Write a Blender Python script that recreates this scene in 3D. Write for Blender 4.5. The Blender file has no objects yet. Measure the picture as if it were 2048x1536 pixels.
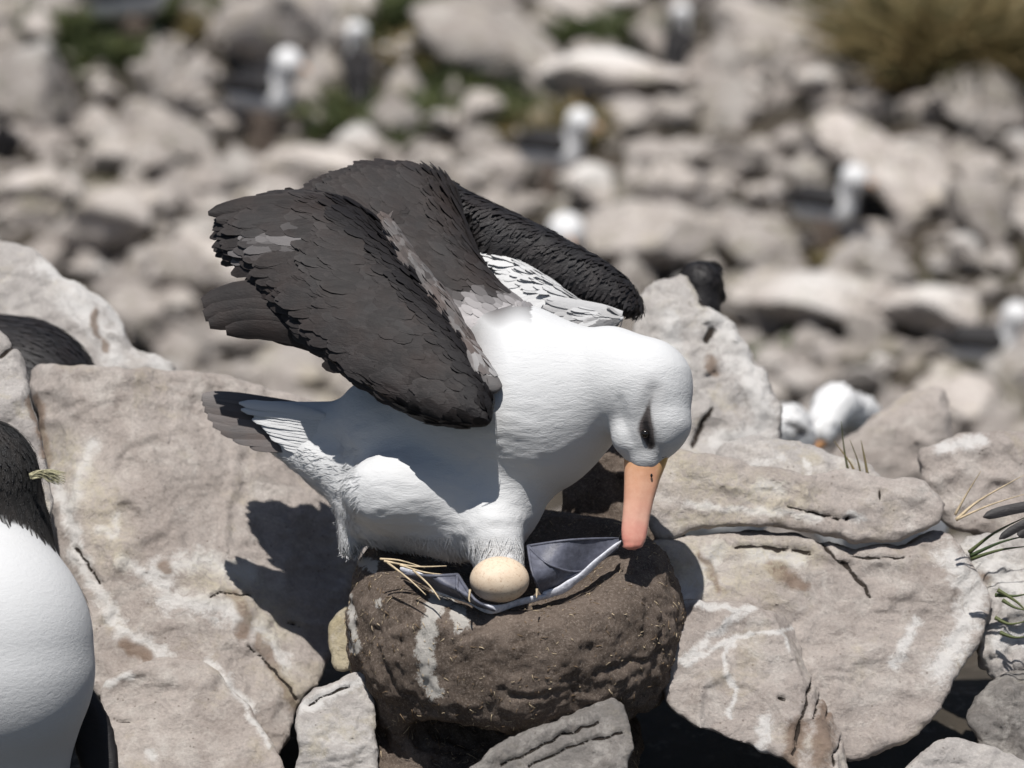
import bpy, math, random
import numpy as np
from mathutils import Vector

# ------------------------------------------------------------------ camera, sky, sun, exposure
scene = bpy.context.scene
col = scene.collection
PITCH = math.radians(20.0)
CZ = 1.71
cam_d = bpy.data.cameras.new('camera')
cam = bpy.data.objects.new('camera', cam_d)
col.objects.link(cam)
cam.location = (0, 0, CZ)
cam.rotation_euler = (math.radians(70.0), 0, 0)
cam_d.lens = 150
cam_d.sensor_width = 36
cam_d.clip_end = 500
cam_d.clip_start = 0.05
cam_d.dof.use_dof = True
cam_d.dof.focus_distance = 4.93
cam_d.dof.aperture_fstop = 4.2
scene.camera = cam

SUN = Vector((-0.07, -0.23, 0.96)).normalized()          # direction towards the sun
world = bpy.data.worlds.new('World')
scene.world = world
world.use_nodes = True
wn = world.node_tree
sky = wn.nodes.new('ShaderNodeTexSky')
sky.sky_type = 'NISHITA'
sky.sun_disc = False
sky.sun_elevation = math.asin(SUN.z)
sky.sun_rotation = math.atan2(SUN.x, SUN.y)
wn.links.new(sky.outputs[0], wn.nodes['Background'].inputs[0])
wn.nodes['Background'].inputs[1].default_value = 0.052
sun_d = bpy.data.lights.new('sun', 'SUN')
sun_d.energy = 4.7
sun_d.angle = math.radians(0.5)
sun_d.color = (1.0, 0.965, 0.925)
sun = bpy.data.objects.new('sun', sun_d)
sun.rotation_euler = SUN.to_track_quat('Z', 'Y').to_euler()
sun.location = (0, 0, 20)
col.objects.link(sun)
scene.view_settings.view_transform = 'Standard'
scene.view_settings.look = 'None'
scene.view_settings.exposure = 0.16
scene.view_settings.gamma = 1.0

# ------------------------------------------------------------------ frames of reference
# most of the foreground is designed in a frame 5 m in front of the camera: x right, y up, z away,
# one unit = 0.586 mm
S = 36 / 150 / 2048 * 5
R_ = np.array([1.0, 0, 0]); U_ = np.array([0, math.sin(PITCH), math.cos(PITCH)]); F_ = np.array([0, math.cos(PITCH), -math.sin(PITCH)])
CAM = np.array([0, 0, CZ]); O5 = CAM + 5 * F_

def q(px, py, Z=0.0):
    k = 1 + Z * S / 5
    return np.array([(px - 1024) * k, (768 - py) * k, Z], float)
def W(v):
    v = np.asarray(v, float)
    return O5 + S * (v[..., 0:1] * R_ + v[..., 1:2] * U_ + v[..., 2:3] * F_)
def WD(v):
    v = np.asarray(v, float)
    return v[..., 0:1] * R_ + v[..., 1:2] * U_ + v[..., 2:3] * F_
def proj(w):
    d = np.asarray(w) - CAM
    z = d @ F_
    return 1024 + (d @ R_) / z / (S / 5), 768 - (d @ U_) / z / (S / 5)

rng = np.random.RandomState(7)
random.seed(7)

# ------------------------------------------------------------------ noise
_NT = rng.rand(32, 32, 32)
def vnoise(p):
    p = np.asarray(p, float)
    i = np.floor(p).astype(int); f = p - i; f = f * f * (3 - 2 * f)
    x0, y0, z0 = (i[..., 0]) % 32, (i[..., 1]) % 32, (i[..., 2]) % 32
    x1, y1, z1 = (x0 + 1) % 32, (y0 + 1) % 32, (z0 + 1) % 32
    fx, fy, fz = f[..., 0], f[..., 1], f[..., 2]
    a = _NT[x0, y0, z0] * (1 - fx) + _NT[x1, y0, z0] * fx
    b = _NT[x0, y1, z0] * (1 - fx) + _NT[x1, y1, z0] * fx
    c = _NT[x0, y0, z1] * (1 - fx) + _NT[x1, y0, z1] * fx
    d = _NT[x0, y1, z1] * (1 - fx) + _NT[x1, y1, z1] * fx
    return ((a * (1 - fy) + b * fy) * (1 - fz) + (c * (1 - fy) + d * fy) * fz) * 2 - 1
def fbm(p, octv=4, g=0.5):
    s = 0; a = 1.0; p = np.asarray(p, float)
    for o in range(octv):
        s = s + a * vnoise(p + 7.3 * o); a *= g; p = p * 2.03
    return s
def ridge(p, octv=3):
    s = 0; a = 1.0; p = np.asarray(p, float)
    for o in range(octv):
        s = s + a * (1 - 2 * np.abs(vnoise(p + 3.7 * o))); a *= 0.5; p = p * 2.1
    return s

# ------------------------------------------------------------------ implicit surfaces -> mesh
def grid(lo, hi, h):
    lo = np.array(lo, float); hi = np.array(hi, float)
    n = np.ceil((hi - lo) / h).astype(int) + 1
    ax = [lo[i] + h * np.arange(n[i]) for i in range(3)]
    return ax[0][:, None, None], ax[1][None, :, None], ax[2][None, None, :], lo, h
def sph(G, c, r): return np.sqrt((G[0] - c[0])**2 + (G[1] - c[1])**2 + (G[2] - c[2])**2) - r
def ell(G, c, r):
    k = np.sqrt(((G[0] - c[0]) / r[0])**2 + ((G[1] - c[1]) / r[1])**2 + ((G[2] - c[2]) / r[2])**2)
    return (k - 1) * min(r)
def rc(G, a, b, ra, rb, flat=None):
    ab = b - a; L2 = float(ab @ ab)
    t = np.clip(((G[0] - a[0]) * ab[0] + (G[1] - a[1]) * ab[1] + (G[2] - a[2]) * ab[2]) / L2, 0, 1)
    dx = G[0] - a[0] - ab[0] * t; dy = G[1] - a[1] - ab[1] * t; dz = G[2] - a[2] - ab[2] * t
    if flat: dx = dx / flat[0]; dy = dy / flat[1]; dz = dz / flat[2]
    return np.sqrt(dx * dx + dy * dy + dz * dz) - (ra + (rb - ra) * t)
def smin(a, b, k):
    h = np.clip(0.5 + 0.5 * (b - a) / k, 0, 1)
    return b + (a - b) * h - k * h * (1 - h)
def smax(a, b, k): return -smin(-a, -b, k)
def nets(F, lo, h):
    F = F.astype(np.float32)
    n = np.array(F.shape); m = n - 1
    acc = np.zeros(tuple(m) + (3,), np.float32); cnt = np.zeros(tuple(m), np.int16)
    ins = F < 0
    for a in range(3):
        o = [b for b in range(3) if b != a]
        for i in (0, 1):
            for j in (0, 1):
                s0 = [None] * 3; s1 = [None] * 3
                s0[a] = slice(0, m[a]); s1[a] = slice(1, n[a])
                s0[o[0]] = s1[o[0]] = slice(i, i + m[o[0]]); s0[o[1]] = s1[o[1]] = slice(j, j + m[o[1]])
                A = F[tuple(s0)]; B = F[tuple(s1)]
                c = ins[tuple(s0)] != ins[tuple(s1)]
                t = A[c] / (A[c] - B[c])
                add = np.zeros((t.size, 3), np.float32); add[:, a] = t; add[:, o[0]] = i; add[:, o[1]] = j
                acc[c] += add; cnt[c] += 1
    has = cnt > 0
    idx = np.full(tuple(m), -1, np.int64); idx[has] = np.arange(has.sum())
    base = np.argwhere(has)
    V = lo + h * (base + acc[has] / cnt[has][:, None])
    quads = []
    for a in range(3):
        b, c = (a + 1) % 3, (a + 2) % 3
        sl0 = [slice(1, m[0]), slice(1, m[1]), slice(1, m[2])]; sl1 = list(sl0)
        sl0[a] = slice(0, m[a]); sl1[a] = slice(1, m[a] + 1)
        x0 = ins[tuple(sl0)]; x1 = ins[tuple(sl1)]
        P = np.argwhere(x0 != x1)
        if len(P) == 0: continue
        sign = x0[tuple(P.T)]
        off = np.array([1, 1, 1]); off[a] = 0; P = P + off
        def I(db, dc):
            Q = P.copy(); Q[:, b] -= db; Q[:, c] -= dc
            return idx[tuple(Q.T)]
        qd = np.stack([I(1, 1), I(0, 1), I(0, 0), I(1, 0)], 1)
        qd[~sign] = qd[~sign][:, ::-1]
        quads.append(qd)
    Q = np.concatenate(quads)
    return V.astype(float), Q[(Q >= 0).all(1)]
def orient(V, Q):
    a, b, c, d = V[Q[:, 0]], V[Q[:, 1]], V[Q[:, 2]], V[Q[:, 3]]
    vol = (a * np.cross(b, c)).sum() + (a * np.cross(c, d)).sum()
    return Q if vol > 0 else Q[:, ::-1]
def vnorm(V, Q):
    n = np.cross(V[Q[:, 2]] - V[Q[:, 0]], V[Q[:, 3]] - V[Q[:, 1]])
    N = np.zeros_like(V)
    for k in range(4): np.add.at(N, Q[:, k], n)
    return N / (np.linalg.norm(N, axis=1, keepdims=True) + 1e-12)
def smoothv(V, Q, it=1):
    for _ in range(it):
        A = np.zeros_like(V); c = np.zeros(len(V))
        for k in range(4):
            np.add.at(A, Q[:, k], V[Q[:, (k + 1) % 4]]); np.add.at(c, Q[:, k], 1)
            np.add.at(A, Q[:, k], V[Q[:, k - 1]]); np.add.at(c, Q[:, k], 1)
        V = 0.5 * V + 0.5 * A / np.maximum(c, 1)[:, None]
    return V

# ------------------------------------------------------------------ objects
def tag(o, label=None, cat=None, group=None, kind=None):
    if label: o['label'] = label
    if cat: o['category'] = cat
    if group: o['group'] = group
    if kind: o['kind'] = kind
    return o
def empty(name, loc):
    o = bpy.data.objects.new(name, None); col.objects.link(o); o.location = tuple(loc); o.empty_display_size = 0.05
    return o
def build(name, V, Fc, mat, parent=None, origin=None, attrs=None, uv=None, smooth=True):
    """V in world metres; parent is an unrotated empty or object whose verts share its location"""
    if origin is None:
        if parent is not None:
            origin = np.zeros(3); p = parent
            while p is not None: origin = origin + np.array(p.location); p = p.parent
        else:
            mn, mx = V.min(0), V.max(0); origin = np.array([(mn[0] + mx[0]) / 2, (mn[1] + mx[1]) / 2, mn[2]])
    me = bpy.data.meshes.new(name)
    V = np.asarray(V, float) - origin
    if isinstance(Fc, np.ndarray):
        k = Fc.shape[1]; n = len(Fc)
        me.vertices.add(len(V)); me.vertices.foreach_set('co', V.ravel())
        me.loops.add(n * k); me.loops.foreach_set('vertex_index', Fc.ravel().astype(np.int32))
        me.polygons.add(n); me.polygons.foreach_set('loop_start', (np.arange(n) * k).astype(np.int32))
        me.update(calc_edges=True)
    else:
        me.from_pydata([tuple(v) for v in V], [], Fc); me.update()
    if attrs:
        for an, av in attrs.items():
            at = me.attributes.new(an, 'FLOAT', 'POINT'); at.data.foreach_set('value', np.asarray(av, np.float32))
    if uv is not None:
        ul = me.uv_layers.new(name='UVMap')
        li = np.zeros(len(me.loops), np.int32); me.loops.foreach_get('vertex_index', li)
        ul.data.foreach_set('uv', np.asarray(uv)[li].ravel().astype(np.float32))
    me.polygons.foreach_set('use_smooth', np.full(len(me.polygons), smooth))
    me.validate(); me.materials.append(mat)
    o = bpy.data.objects.new(name, me); col.objects.link(o)
    if parent is not None: o.parent = parent
    else: o.location = tuple(origin)
    return o
def copy_tree(o, parent=None):
    c = o.copy(); col.objects.link(c); c.parent = parent
    for ch in list(o.children): copy_tree(ch, c)
    return c

# ------------------------------------------------------------------ materials
def newmat(name):
    m = bpy.data.materials.new(name); m.use_nodes = True
    nt = m.node_tree; b = nt.nodes['Principled BSDF']
    return m, nt, b
class NB:
    def __init__(s, nt): s.nt = nt
    def n(s, t, **kw):
        x = s.nt.nodes.new(t)
        for k, v in kw.items(): setattr(x, k, v)
        return x
    def l(s, a, b): s.nt.links.new(a, b)
    def noise(s, vec, scale, detail=6, rough=0.6, dist=0.0):
        x = s.n('ShaderNodeTexNoise'); x.inputs['Scale'].default_value = scale; x.inputs['Detail'].default_value = detail
        x.inputs['Roughness'].default_value = rough; x.inputs['Distortion'].default_value = dist
        s.l(vec, x.inputs['Vector']); return x.outputs['Fac']
    def ramp(s, fac, stops):
        x = s.n('ShaderNodeValToRGB'); e = x.color_ramp.elements
        while len(e) < len(stops): e.new(0.5)
        for i, (p, c) in enumerate(stops):
            e[i].position = p
            e[i].color = (c, c, c, 1) if not isinstance(c, tuple) else (*c, 1)
        s.l(fac, x.inputs[0]); return x.outputs[0]
    def mix(s, f, a, b, mode='MIX'):
        x = s.n('ShaderNodeMix', data_type='RGBA', blend_type=mode)
        for v, i in ((f, 0), (a, 6), (b, 7)):
            if isinstance(v, (int, float)): x.inputs[i].default_value = v
            elif isinstance(v, tuple): x.inputs[i].default_value = (*v, 1)
            else: s.l(v, x.inputs[i])
        return x.outputs[2]
    def math(s, op, a, b=0.0):
        x = s.n('ShaderNodeMath', operation=op)
        for v, i in ((a, 0), (b, 1)):
            if isinstance(v, (int, float)): x.inputs[i].default_value = v
            else: s.l(v, x.inputs[i])
        return x.outputs[0]
    def attr(s, nm):
        x = s.n('ShaderNodeAttribute', attribute_name=nm); return x.outputs['Fac']
    def bump(s, h, strength, dist, nrm=None):
        x = s.n('ShaderNodeBump'); x.inputs['Strength'].default_value = strength; x.inputs['Distance'].default_value = dist
        s.l(h, x.inputs['Height'])
        if nrm is not None: s.l(nrm, x.inputs['Normal'])
        return x.outputs[0]

def rock_mat(name, c1, c2, pale=0.35, yellow=0.2, dark=0.3, fine=1.0, rnd=False, ts=1.0, moss=0.0):
    m, nt, b = newmat(name); B = NB(nt)
    tc = B.n('ShaderNodeTexCoord'); vec = tc.outputs['Object']
    oi = B.n('ShaderNodeObjectInfo')
    cm = B.n('ShaderNodeVectorMath', operation='ADD'); sc = B.n('ShaderNodeVectorMath', operation='SCALE')
    comb = B.n('ShaderNodeCombineXYZ')
    for i in range(3): B.l(oi.outputs['Random'], comb.inputs[i])
    B.l(comb.outputs[0], sc.inputs[0]); sc.inputs['Scale'].default_value = 37.0
    B.l(vec, cm.inputs[0]); B.l(sc.outputs[0], cm.inputs[1]); vec = cm.outputs[0]
    if ts != 1.0:
        s2 = B.n('ShaderNodeVectorMath', operation='SCALE'); s2.inputs['Scale'].default_value = ts; B.l(vec, s2.inputs[0]); vec = s2.outputs[0]
    big = B.noise(vec, 7, 8, 0.62, 0.4)
    base = B.mix(B.ramp(big, [(0.35, 0.0), (0.65, 1.0)]), c1, c2)
    mid = B.noise(vec, 38, 9, 0.7, 0.6)
    base = B.mix(B.ramp(mid, [(0.32, 0.6 * dark), (0.50, 0.0)]), base, (0.13, 0.105, 0.085))
    yl = B.noise(vec, 14, 7, 0.7, 0.3)
    base = B.mix(B.ramp(yl, [(0.56, 0.0), (0.66, yellow)]), base, (0.50, 0.43, 0.26))
    if moss:
        base = B.mix(B.ramp(B.noise(vec, 10, 6, 0.7, 0.6), [(0.54, 0.0), (0.62, moss)]), base, (0.13, 0.12, 0.06))
    pl = B.noise(vec, 19, 10, 0.74, 0.7)
    base = B.mix(B.ramp(pl, [(0.50, 0.0), (0.66, pale)]), base, (0.66, 0.62, 0.57))
    grain = B.noise(vec, 260, 4, 0.7)
    base = B.mix(0.45, base, B.ramp(grain, [(0.3, 0.34), (0.7, 0.68)]), 'OVERLAY')
    vo = B.n('ShaderNodeTexVoronoi'); vo.inputs['Scale'].default_value = 110; B.l(vec, vo.inputs['Vector'])
    spk = B.ramp(vo.outputs['Distance'], [(0.10, 0.55), (0.2, 0.0)])
    spkm = B.math('MULTIPLY', spk, B.ramp(B.noise(vec, 24, 3), [(0.52, 0.0), (0.62, 1.0)]))
    base = B.mix(spkm, base, (0.10, 0.075, 0.055))
    # droppings and cracks that have their own outline
    nz = B.noise(vec, 70, 10, 0.8, 0.8)
    st = B.math('ADD', B.attr('stain'), B.math('MULTIPLY', B.math('SUBTRACT', nz, 0.5), 2.8))
    st = B.math('MULTIPLY', st, B.ramp(B.attr('stain'), [(0.0, 0.0), (0.18, 1.0)]))
    stm = B.ramp(st, [(0.30, 0.0), (0.85, 0.85)])
    base = B.mix(stm, base, (0.74, 0.72, 0.69))
    br = B.math('ADD', B.attr('brown'), B.math('MULTIPLY', B.math('SUBTRACT', nz, 0.5), 1.4))
    base = B.mix(B.ramp(br, [(0.35, 0.0), (0.75, 0.75)]), base, (0.20, 0.13, 0.085))
    oc = B.math('MULTIPLY', B.ramp(B.attr('ochre'), [(0.0, 0.0), (0.8, 1.0)]), B.ramp(nz, [(0.42, 0.0), (0.62, 0.8)]))
    base = B.mix(oc, base, (0.60, 0.54, 0.41))
    ck = B.math('ADD', B.attr('crack'), B.math('MULTIPLY', B.math('SUBTRACT', B.noise(vec, 120, 4), 0.5), 0.5))
    ckm = B.ramp(ck, [(0.5, 0.0), (0.72, 1.0)])
    base = B.mix(ckm, base, (0.045, 0.035, 0.028))
    if rnd:
        hs = B.n('ShaderNodeHueSaturation'); B.l(base, hs.inputs['Color'])
        mr = B.n('ShaderNodeMapRange'); B.l(oi.outputs['Random'], mr.inputs[0]); mr.inputs[3].default_value = 0.72; mr.inputs[4].default_value = 1.35
        B.l(mr.outputs[0], hs.inputs['Value'])
        base = hs.outputs[0]
    B.l(base, b.inputs['Base Color'])
    b.inputs['Roughness'].default_value = 0.88
    b.inputs['Specular IOR Level'].default_value = 0.25
    hgt = B.math('ADD', B.math('MULTIPLY', mid, 1.0), B.math('MULTIPLY', B.noise(vec, 150, 8, 0.8), 0.75))
    hgt = B.math('SUBTRACT', hgt, B.math('MULTIPLY', ckm, 0.7))
    pit = B.n('ShaderNodeTexVoronoi'); pit.inputs['Scale'].default_value = 42; B.l(B.n('ShaderNodeVectorMath', operation='ADD').outputs[0], pit.inputs['Vector'])
    va = pit.inputs['Vector'].links[0].from_node; B.l(vec, va.inputs[0]); wob = B.n('ShaderNodeTexNoise'); wob.inputs['Scale'].default_value = 30; B.l(vec, wob.inputs['Vector'])
    vs = B.n('ShaderNodeVectorMath', operation='SCALE'); vs.inputs['Scale'].default_value = 0.03; B.l(wob.outputs['Color'], vs.inputs[0]); B.l(vs.outputs[0], va.inputs[1])
    hgt = B.math('ADD', hgt, B.math('MULTIPLY', pit.outputs['Distance'], 0.35))
    n1 = B.bump(hgt, 0.85 * fine, 0.008)
    n2 = B.bump(B.noise(vec, 520, 5, 0.8), 0.5 * fine, 0.0016, n1)
    B.l(n2, b.inputs['Normal'])
    return m

M = {}
M['rock'] = rock_mat('pinkish_rock', (0.375, 0.325, 0.292), (0.51, 0.455, 0.415), 0.55, 0.22, 0.42)
M['rock_pale'] = rock_mat('pale_rock', (0.42, 0.385, 0.36), (0.56, 0.53, 0.50), 0.8, 0.35, 0.42)
M['rock_grey'] = rock_mat('grey_rock', (0.22, 0.205, 0.19), (0.34, 0.315, 0.29), 0.6, 0.15, 0.55, 1.3)
M['rock_yellow'] = rock_mat('yellow_rock', (0.40, 0.34, 0.22), (0.52, 0.46, 0.34), 0.5, 0.9, 0.3)
M['rock_far'] = rock_mat('far_rock', (0.385, 0.34, 0.305), (0.55, 0.50, 0.46), 0.9, 0.4, 0.6, 1.0, True, 0.22, 0.6)

def mud_mat():
    m, nt, b = newmat('mud'); B = NB(nt)
    vec = B.n('ShaderNodeTexCoord').outputs['Object']
    a = B.noise(vec, 16, 8, 0.65, 0.5)
    base = B.mix(B.ramp(a, [(0.33, 0.0), (0.68, 1.0)]), (0.105, 0.080, 0.063), (0.225, 0.178, 0.145))
    f = B.noise(vec, 330, 5, 0.85)
    base = B.mix(B.ramp(f, [(0.51, 0.0), (0.62, 0.8)]), base, (0.36, 0.30, 0.25))
    f2 = B.n('ShaderNodeTexVoronoi'); f2.inputs['Scale'].default_value = 260; B.l(vec, f2.inputs['Vector'])
    base = B.mix(B.math('MULTIPLY', B.ramp(f2.outputs['Distance'], [(0.10, 0.8), (0.22, 0.0)]), B.ramp(B.noise(vec, 90, 5, 0.8), [(0.48, 0.0), (0.6, 1.0)])), base, (0.42, 0.35, 0.28))
    d = B.noise(vec, 150, 8, 0.85)
    base = B.mix(B.ramp(d, [(0.34, 0.85), (0.46, 0.0)]), base, (0.03, 0.02, 0.014))
    nz = B.noise(vec, 80, 8, 0.8)
    st = B.math('ADD', B.attr('stain'), B.math('MULTIPLY', B.math('SUBTRACT', nz, 0.5), 1.9))
    base = B.mix(B.ramp(st, [(0.42, 0.0), (0.60, 0.9)]), base, (0.66, 0.63, 0.58))
    B.l(base, b.inputs['Base Color']); b.inputs['Roughness'].default_value = 0.95
    b.inputs['Specular IOR Level'].default_value = 0.15
    h = B.math('ADD', B.noise(vec, 70, 10, 0.85), B.math('MULTIPLY', B.noise(vec, 420, 6, 0.85), 0.6))
    B.l(B.bump(h, 0.9, 0.006), b.inputs['Normal'])
    return m
M['mud'] = mud_mat()

def simple(name, c, rough=0.7, spec=0.3, var=0.0, scale=60, bump=0.0):
    m, nt, b = newmat(name); B = NB(nt)
    vec = B.n('ShaderNodeTexCoord').outputs['Object']
    nz = B.noise(vec, scale, 6, 0.6)
    lo = tuple(x * (1 - var) for x in c); hi = tuple(min(1, x * (1 + var)) for x in c)
    B.l(B.mix(B.ramp(nz, [(0.35, 0.0), (0.65, 1.0)]), lo, hi), b.inputs['Base Color'])
    b.inputs['Roughness'].default_value = rough; b.inputs['Specular IOR Level'].default_value = spec
    if bump: B.l(B.bump(nz, bump, 0.002), b.inputs['Normal'])
    return m

def plumage(name, white, darkc, fringe, rough=0.75, spec=0.2, fr=0.35, soft=0.4):
    """feathers: attribute tint 0 = white plumage, 1 = dark; uv runs along each feather"""
    m, nt, b = newmat(name); B = NB(nt)
    uvn = B.n('ShaderNodeUVMap'); sx = B.n('ShaderNodeSeparateXYZ'); B.l(uvn.outputs[0], sx.inputs[0])
    geo = B.n('ShaderNodeNewGeometry'); rp = geo.outputs['Random Per Island']
    ob = B.n('ShaderNodeTexCoord').outputs['Object']
    dk = B.mix(rp, tuple(x * 0.62 for x in darkc), tuple(x * 1.4 for x in darkc))
    dk = B.mix(B.ramp(B.noise(ob, 22, 5), [(0.42, 0.0), (0.66, 0.75)]), dk, tuple(np.array(darkc) * np.array([1.3, 1.1, 1.0]) * 1.1))
    edge = B.math('ABSOLUTE', B.math('SUBTRACT', sx.outputs[0], 0.5))
    e = B.math('MAXIMUM', B.ramp(edge, [(0.36, 0.0), (0.5, 1.0)]), B.ramp(sx.outputs[1], [(0.84, 0.0), (1.0, 1.0)]))
    dk = B.mix(B.math('MULTIPLY', e, fr), dk, fringe)
    sh = B.ramp(edge, [(0.0, 1.0), (0.05, 0.0)])
    dk = B.mix(B.math('MULTIPLY', sh, 0.35), dk, tuple(x * 0.4 for x in darkc))
    wt = B.mix(rp, tuple(x * 0.95 for x in white), white)
    tn = B.math('ADD', B.attr('tint'), B.math('MULTIPLY', B.math('SUBTRACT', rp, 0.5), 0.12))
    dk = B.mix(B.ramp(B.math('SUBTRACT', B.attr('tint'), 1.0), [(0.1, 0.0), (0.6, 0.9)]), dk, (0.010, 0.009, 0.010))
    c = B.mix(B.ramp(tn, [(0.06, 0.0), (0.95, 1.0)]), wt, dk)
    B.l(c, b.inputs['Base Color']); b.inputs['Roughness'].default_value = rough
    b.inputs['Specular IOR Level'].default_value = spec
    wv = B.n('ShaderNodeTexWave'); wv.inputs['Scale'].default_value = 9; wv.inputs['Distortion'].default_value = 2.0
    mp = B.n('ShaderNodeCombineXYZ'); B.l(sx.outputs[1], mp.inputs[0]); B.l(edge, mp.inputs[1]); B.l(mp.outputs[0], wv.inputs['Vector'])
    mpn = B.n('ShaderNodeMapping'); mpn.inputs['Rotation'].default_value = (0.3, 0.5, 0.2); mpn.inputs['Scale'].default_value = (0.45, 1.0, 1.6); B.l(ob, mpn.inputs['Vector'])
    hh = B.math('ADD', B.noise(mpn.outputs[0], 120, 5, 0.7, 0.8), B.math('MULTIPLY', B.noise(mpn.outputs[0], 420, 3, 0.6, 0.5), 0.4))
    B.l(B.bump(B.math('ADD', B.math('MULTIPLY', wv.outputs['Fac'], 0.03), hh), soft, 0.0022), b.inputs['Normal'])
    return m
M['white_plumage'] = plumage('white_plumage', (0.60, 0.605, 0.605), (0.085, 0.078, 0.078), (0.3, 0.28, 0.27), soft=0.5)
M['wing_plumage'] = plumage('wing_plumage', (0.42, 0.40, 0.40), (0.0205, 0.018, 0.0178), (0.07, 0.061, 0.058), fr=0.25, rough=0.62, spec=0.22)
M['black_plumage'] = plumage('black_plumage', (0.5, 0.48, 0.46), (0.014, 0.013, 0.014), (0.05, 0.045, 0.045), fr=0.3, rough=0.55, spec=0.35)
M['tail_plumage'] = plumage('tail_plumage', (0.6, 0.6, 0.6), (0.075, 0.068, 0.066), (0.16, 0.14, 0.13), fr=0.35)
M['far_white'] = plumage('far_white', (0.76, 0.76, 0.755), (0.03, 0.028, 0.028), (0.1, 0.1, 0.1))
M['penguin_white'] = plumage('penguin_white', (0.61, 0.615, 0.615), (0.02, 0.02, 0.02), (0.3, 0.3, 0.3))
M['eye'] = simple('eye', (0.01, 0.008, 0.006), 0.08, 0.6)
M['brow'] = simple('brow', (0.014, 0.013, 0.015), 0.7, 0.2, 0.2, 300, 0.3)
M['foot'] = simple('foot_skin', (0.56, 0.57, 0.62), 0.5, 0.4, 0.22, 160, 0.5)
M['web'] = simple('web_skin_shaded', (0.10, 0.105, 0.135), 0.5, 0.4, 0.22, 120, 0.4)  # dark colour has the shade over the webs painted in
M['straw'] = simple('straw', (0.52, 0.42, 0.28), 0.7, 0.3, 0.3, 90)
M['straw_dark'] = simple('dry_root', (0.20, 0.14, 0.085), 0.8, 0.2, 0.4, 90)
M['orange'] = simple('orange_bill', (0.55, 0.30, 0.15), 0.4, 0.4, 0.1)
M['crest'] = simple('crest_feather', (0.36, 0.34, 0.22), 0.8, 0.2, 0.3, 200)

def egg_mat():
    m, nt, b = newmat('eggshell'); B = NB(nt)
    vec = B.n('ShaderNodeTexCoord').outputs['Object']
    base = B.mix(B.ramp(B.noise(vec, 45, 8, 0.7), [(0.35, 0.0), (0.65, 1.0)]), (0.60, 0.47, 0.34), (0.70, 0.58, 0.44))
    sp = B.ramp(B.noise(vec, 300, 5, 0.85), [(0.55, 0.0), (0.64, 0.8)])
    base = B.mix(sp, base, (0.36, 0.22, 0.13))
    B.l(base, b.inputs['Base Color']); b.inputs['Roughness'].default_value = 0.6
    B.l(B.bump(B.noise(vec, 300, 4), 0.3, 0.0006), b.inputs['Normal'])
    return m
M['egg'] = egg_mat()
def bill_mat():
    m, nt, b = newmat('bill_horn'); B = NB(nt)
    a = B.attr('along')      # 0 at the face, 1 at the tip
    ob = B.n('ShaderNodeTexCoord').outputs['Object']
    c = B.ramp(a, [(0.0, (0.58, 0.31, 0.11)), (0.18, (0.66, 0.34, 0.20)), (0.66, (0.69, 0.37, 0.28)), (0.86, (0.69, 0.28, 0.22)), (1.0, (0.62, 0.19, 0.15))])
    c = B.mix(B.ramp(B.noise(ob, 70, 6, 0.7), [(0.4, 0.0), (0.7, 0.35)]), c, (0.85, 0.56, 0.40))
    c = B.mix(B.ramp(B.attr('ridge'), [(0.3, 0.0), (0.8, 0.8)]), c, (0.56, 0.36, 0.09))
    B.l(c, b.inputs['Base Color']); b.inputs['Roughness'].default_value = 0.38; b.inputs['Specular IOR Level'].default_value = 0.45
    B.l(B.bump(B.noise(ob, 160, 5), 0.25, 0.001), b.inputs['Normal'])
    return m
M['bill'] = bill_mat()
def grass_mat(name, c1, c2):
    m, nt, b = newmat(name); B = NB(nt)
    geo = B.n('ShaderNodeNewGeometry')
    B.l(B.mix(geo.outputs['Random Per Island'], c1, c2), b.inputs['Base Color']); b.inputs['Roughness'].default_value = 0.6
    return m
M['grass_green'] = grass_mat('green_grass', (0.035, 0.06, 0.018), (0.12, 0.13, 0.045))
M['grass_tan'] = grass_mat('tan_grass', (0.06, 0.065, 0.022), (0.30, 0.22, 0.10))
def ground_mat():
    m, nt, b = newmat('scree_soil'); B = NB(nt)
    vec = B.n('ShaderNodeTexCoord').outputs['Object']
    c = B.mix(B.ramp(B.noise(vec, 2.2, 9, 0.7), [(0.35, 0.0), (0.65, 1.0)]), (0.025, 0.022, 0.014), (0.09, 0.07, 0.05))  # soil kept near black to paint the shade in gaps between rocks
    c = B.mix(B.ramp(B.noise(vec, 1.1, 7, 0.7), [(0.55, 0.0), (0.65, 0.8)]), c, (0.07, 0.075, 0.03))
    c = B.mix(B.ramp(B.noise(vec, 30, 6, 0.7), [(0.56, 0.0), (0.70, 0.5)]), c, (0.3, 0.26, 0.22))
    B.l(c, b.inputs['Base Color']); b.inputs['Roughness'].default_value = 0.95
    B.l(B.bump(B.noise(vec, 25, 8, 0.75), 0.8, 0.03), b.inputs['Normal'])
    return m
M['ground'] = ground_mat()

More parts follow.
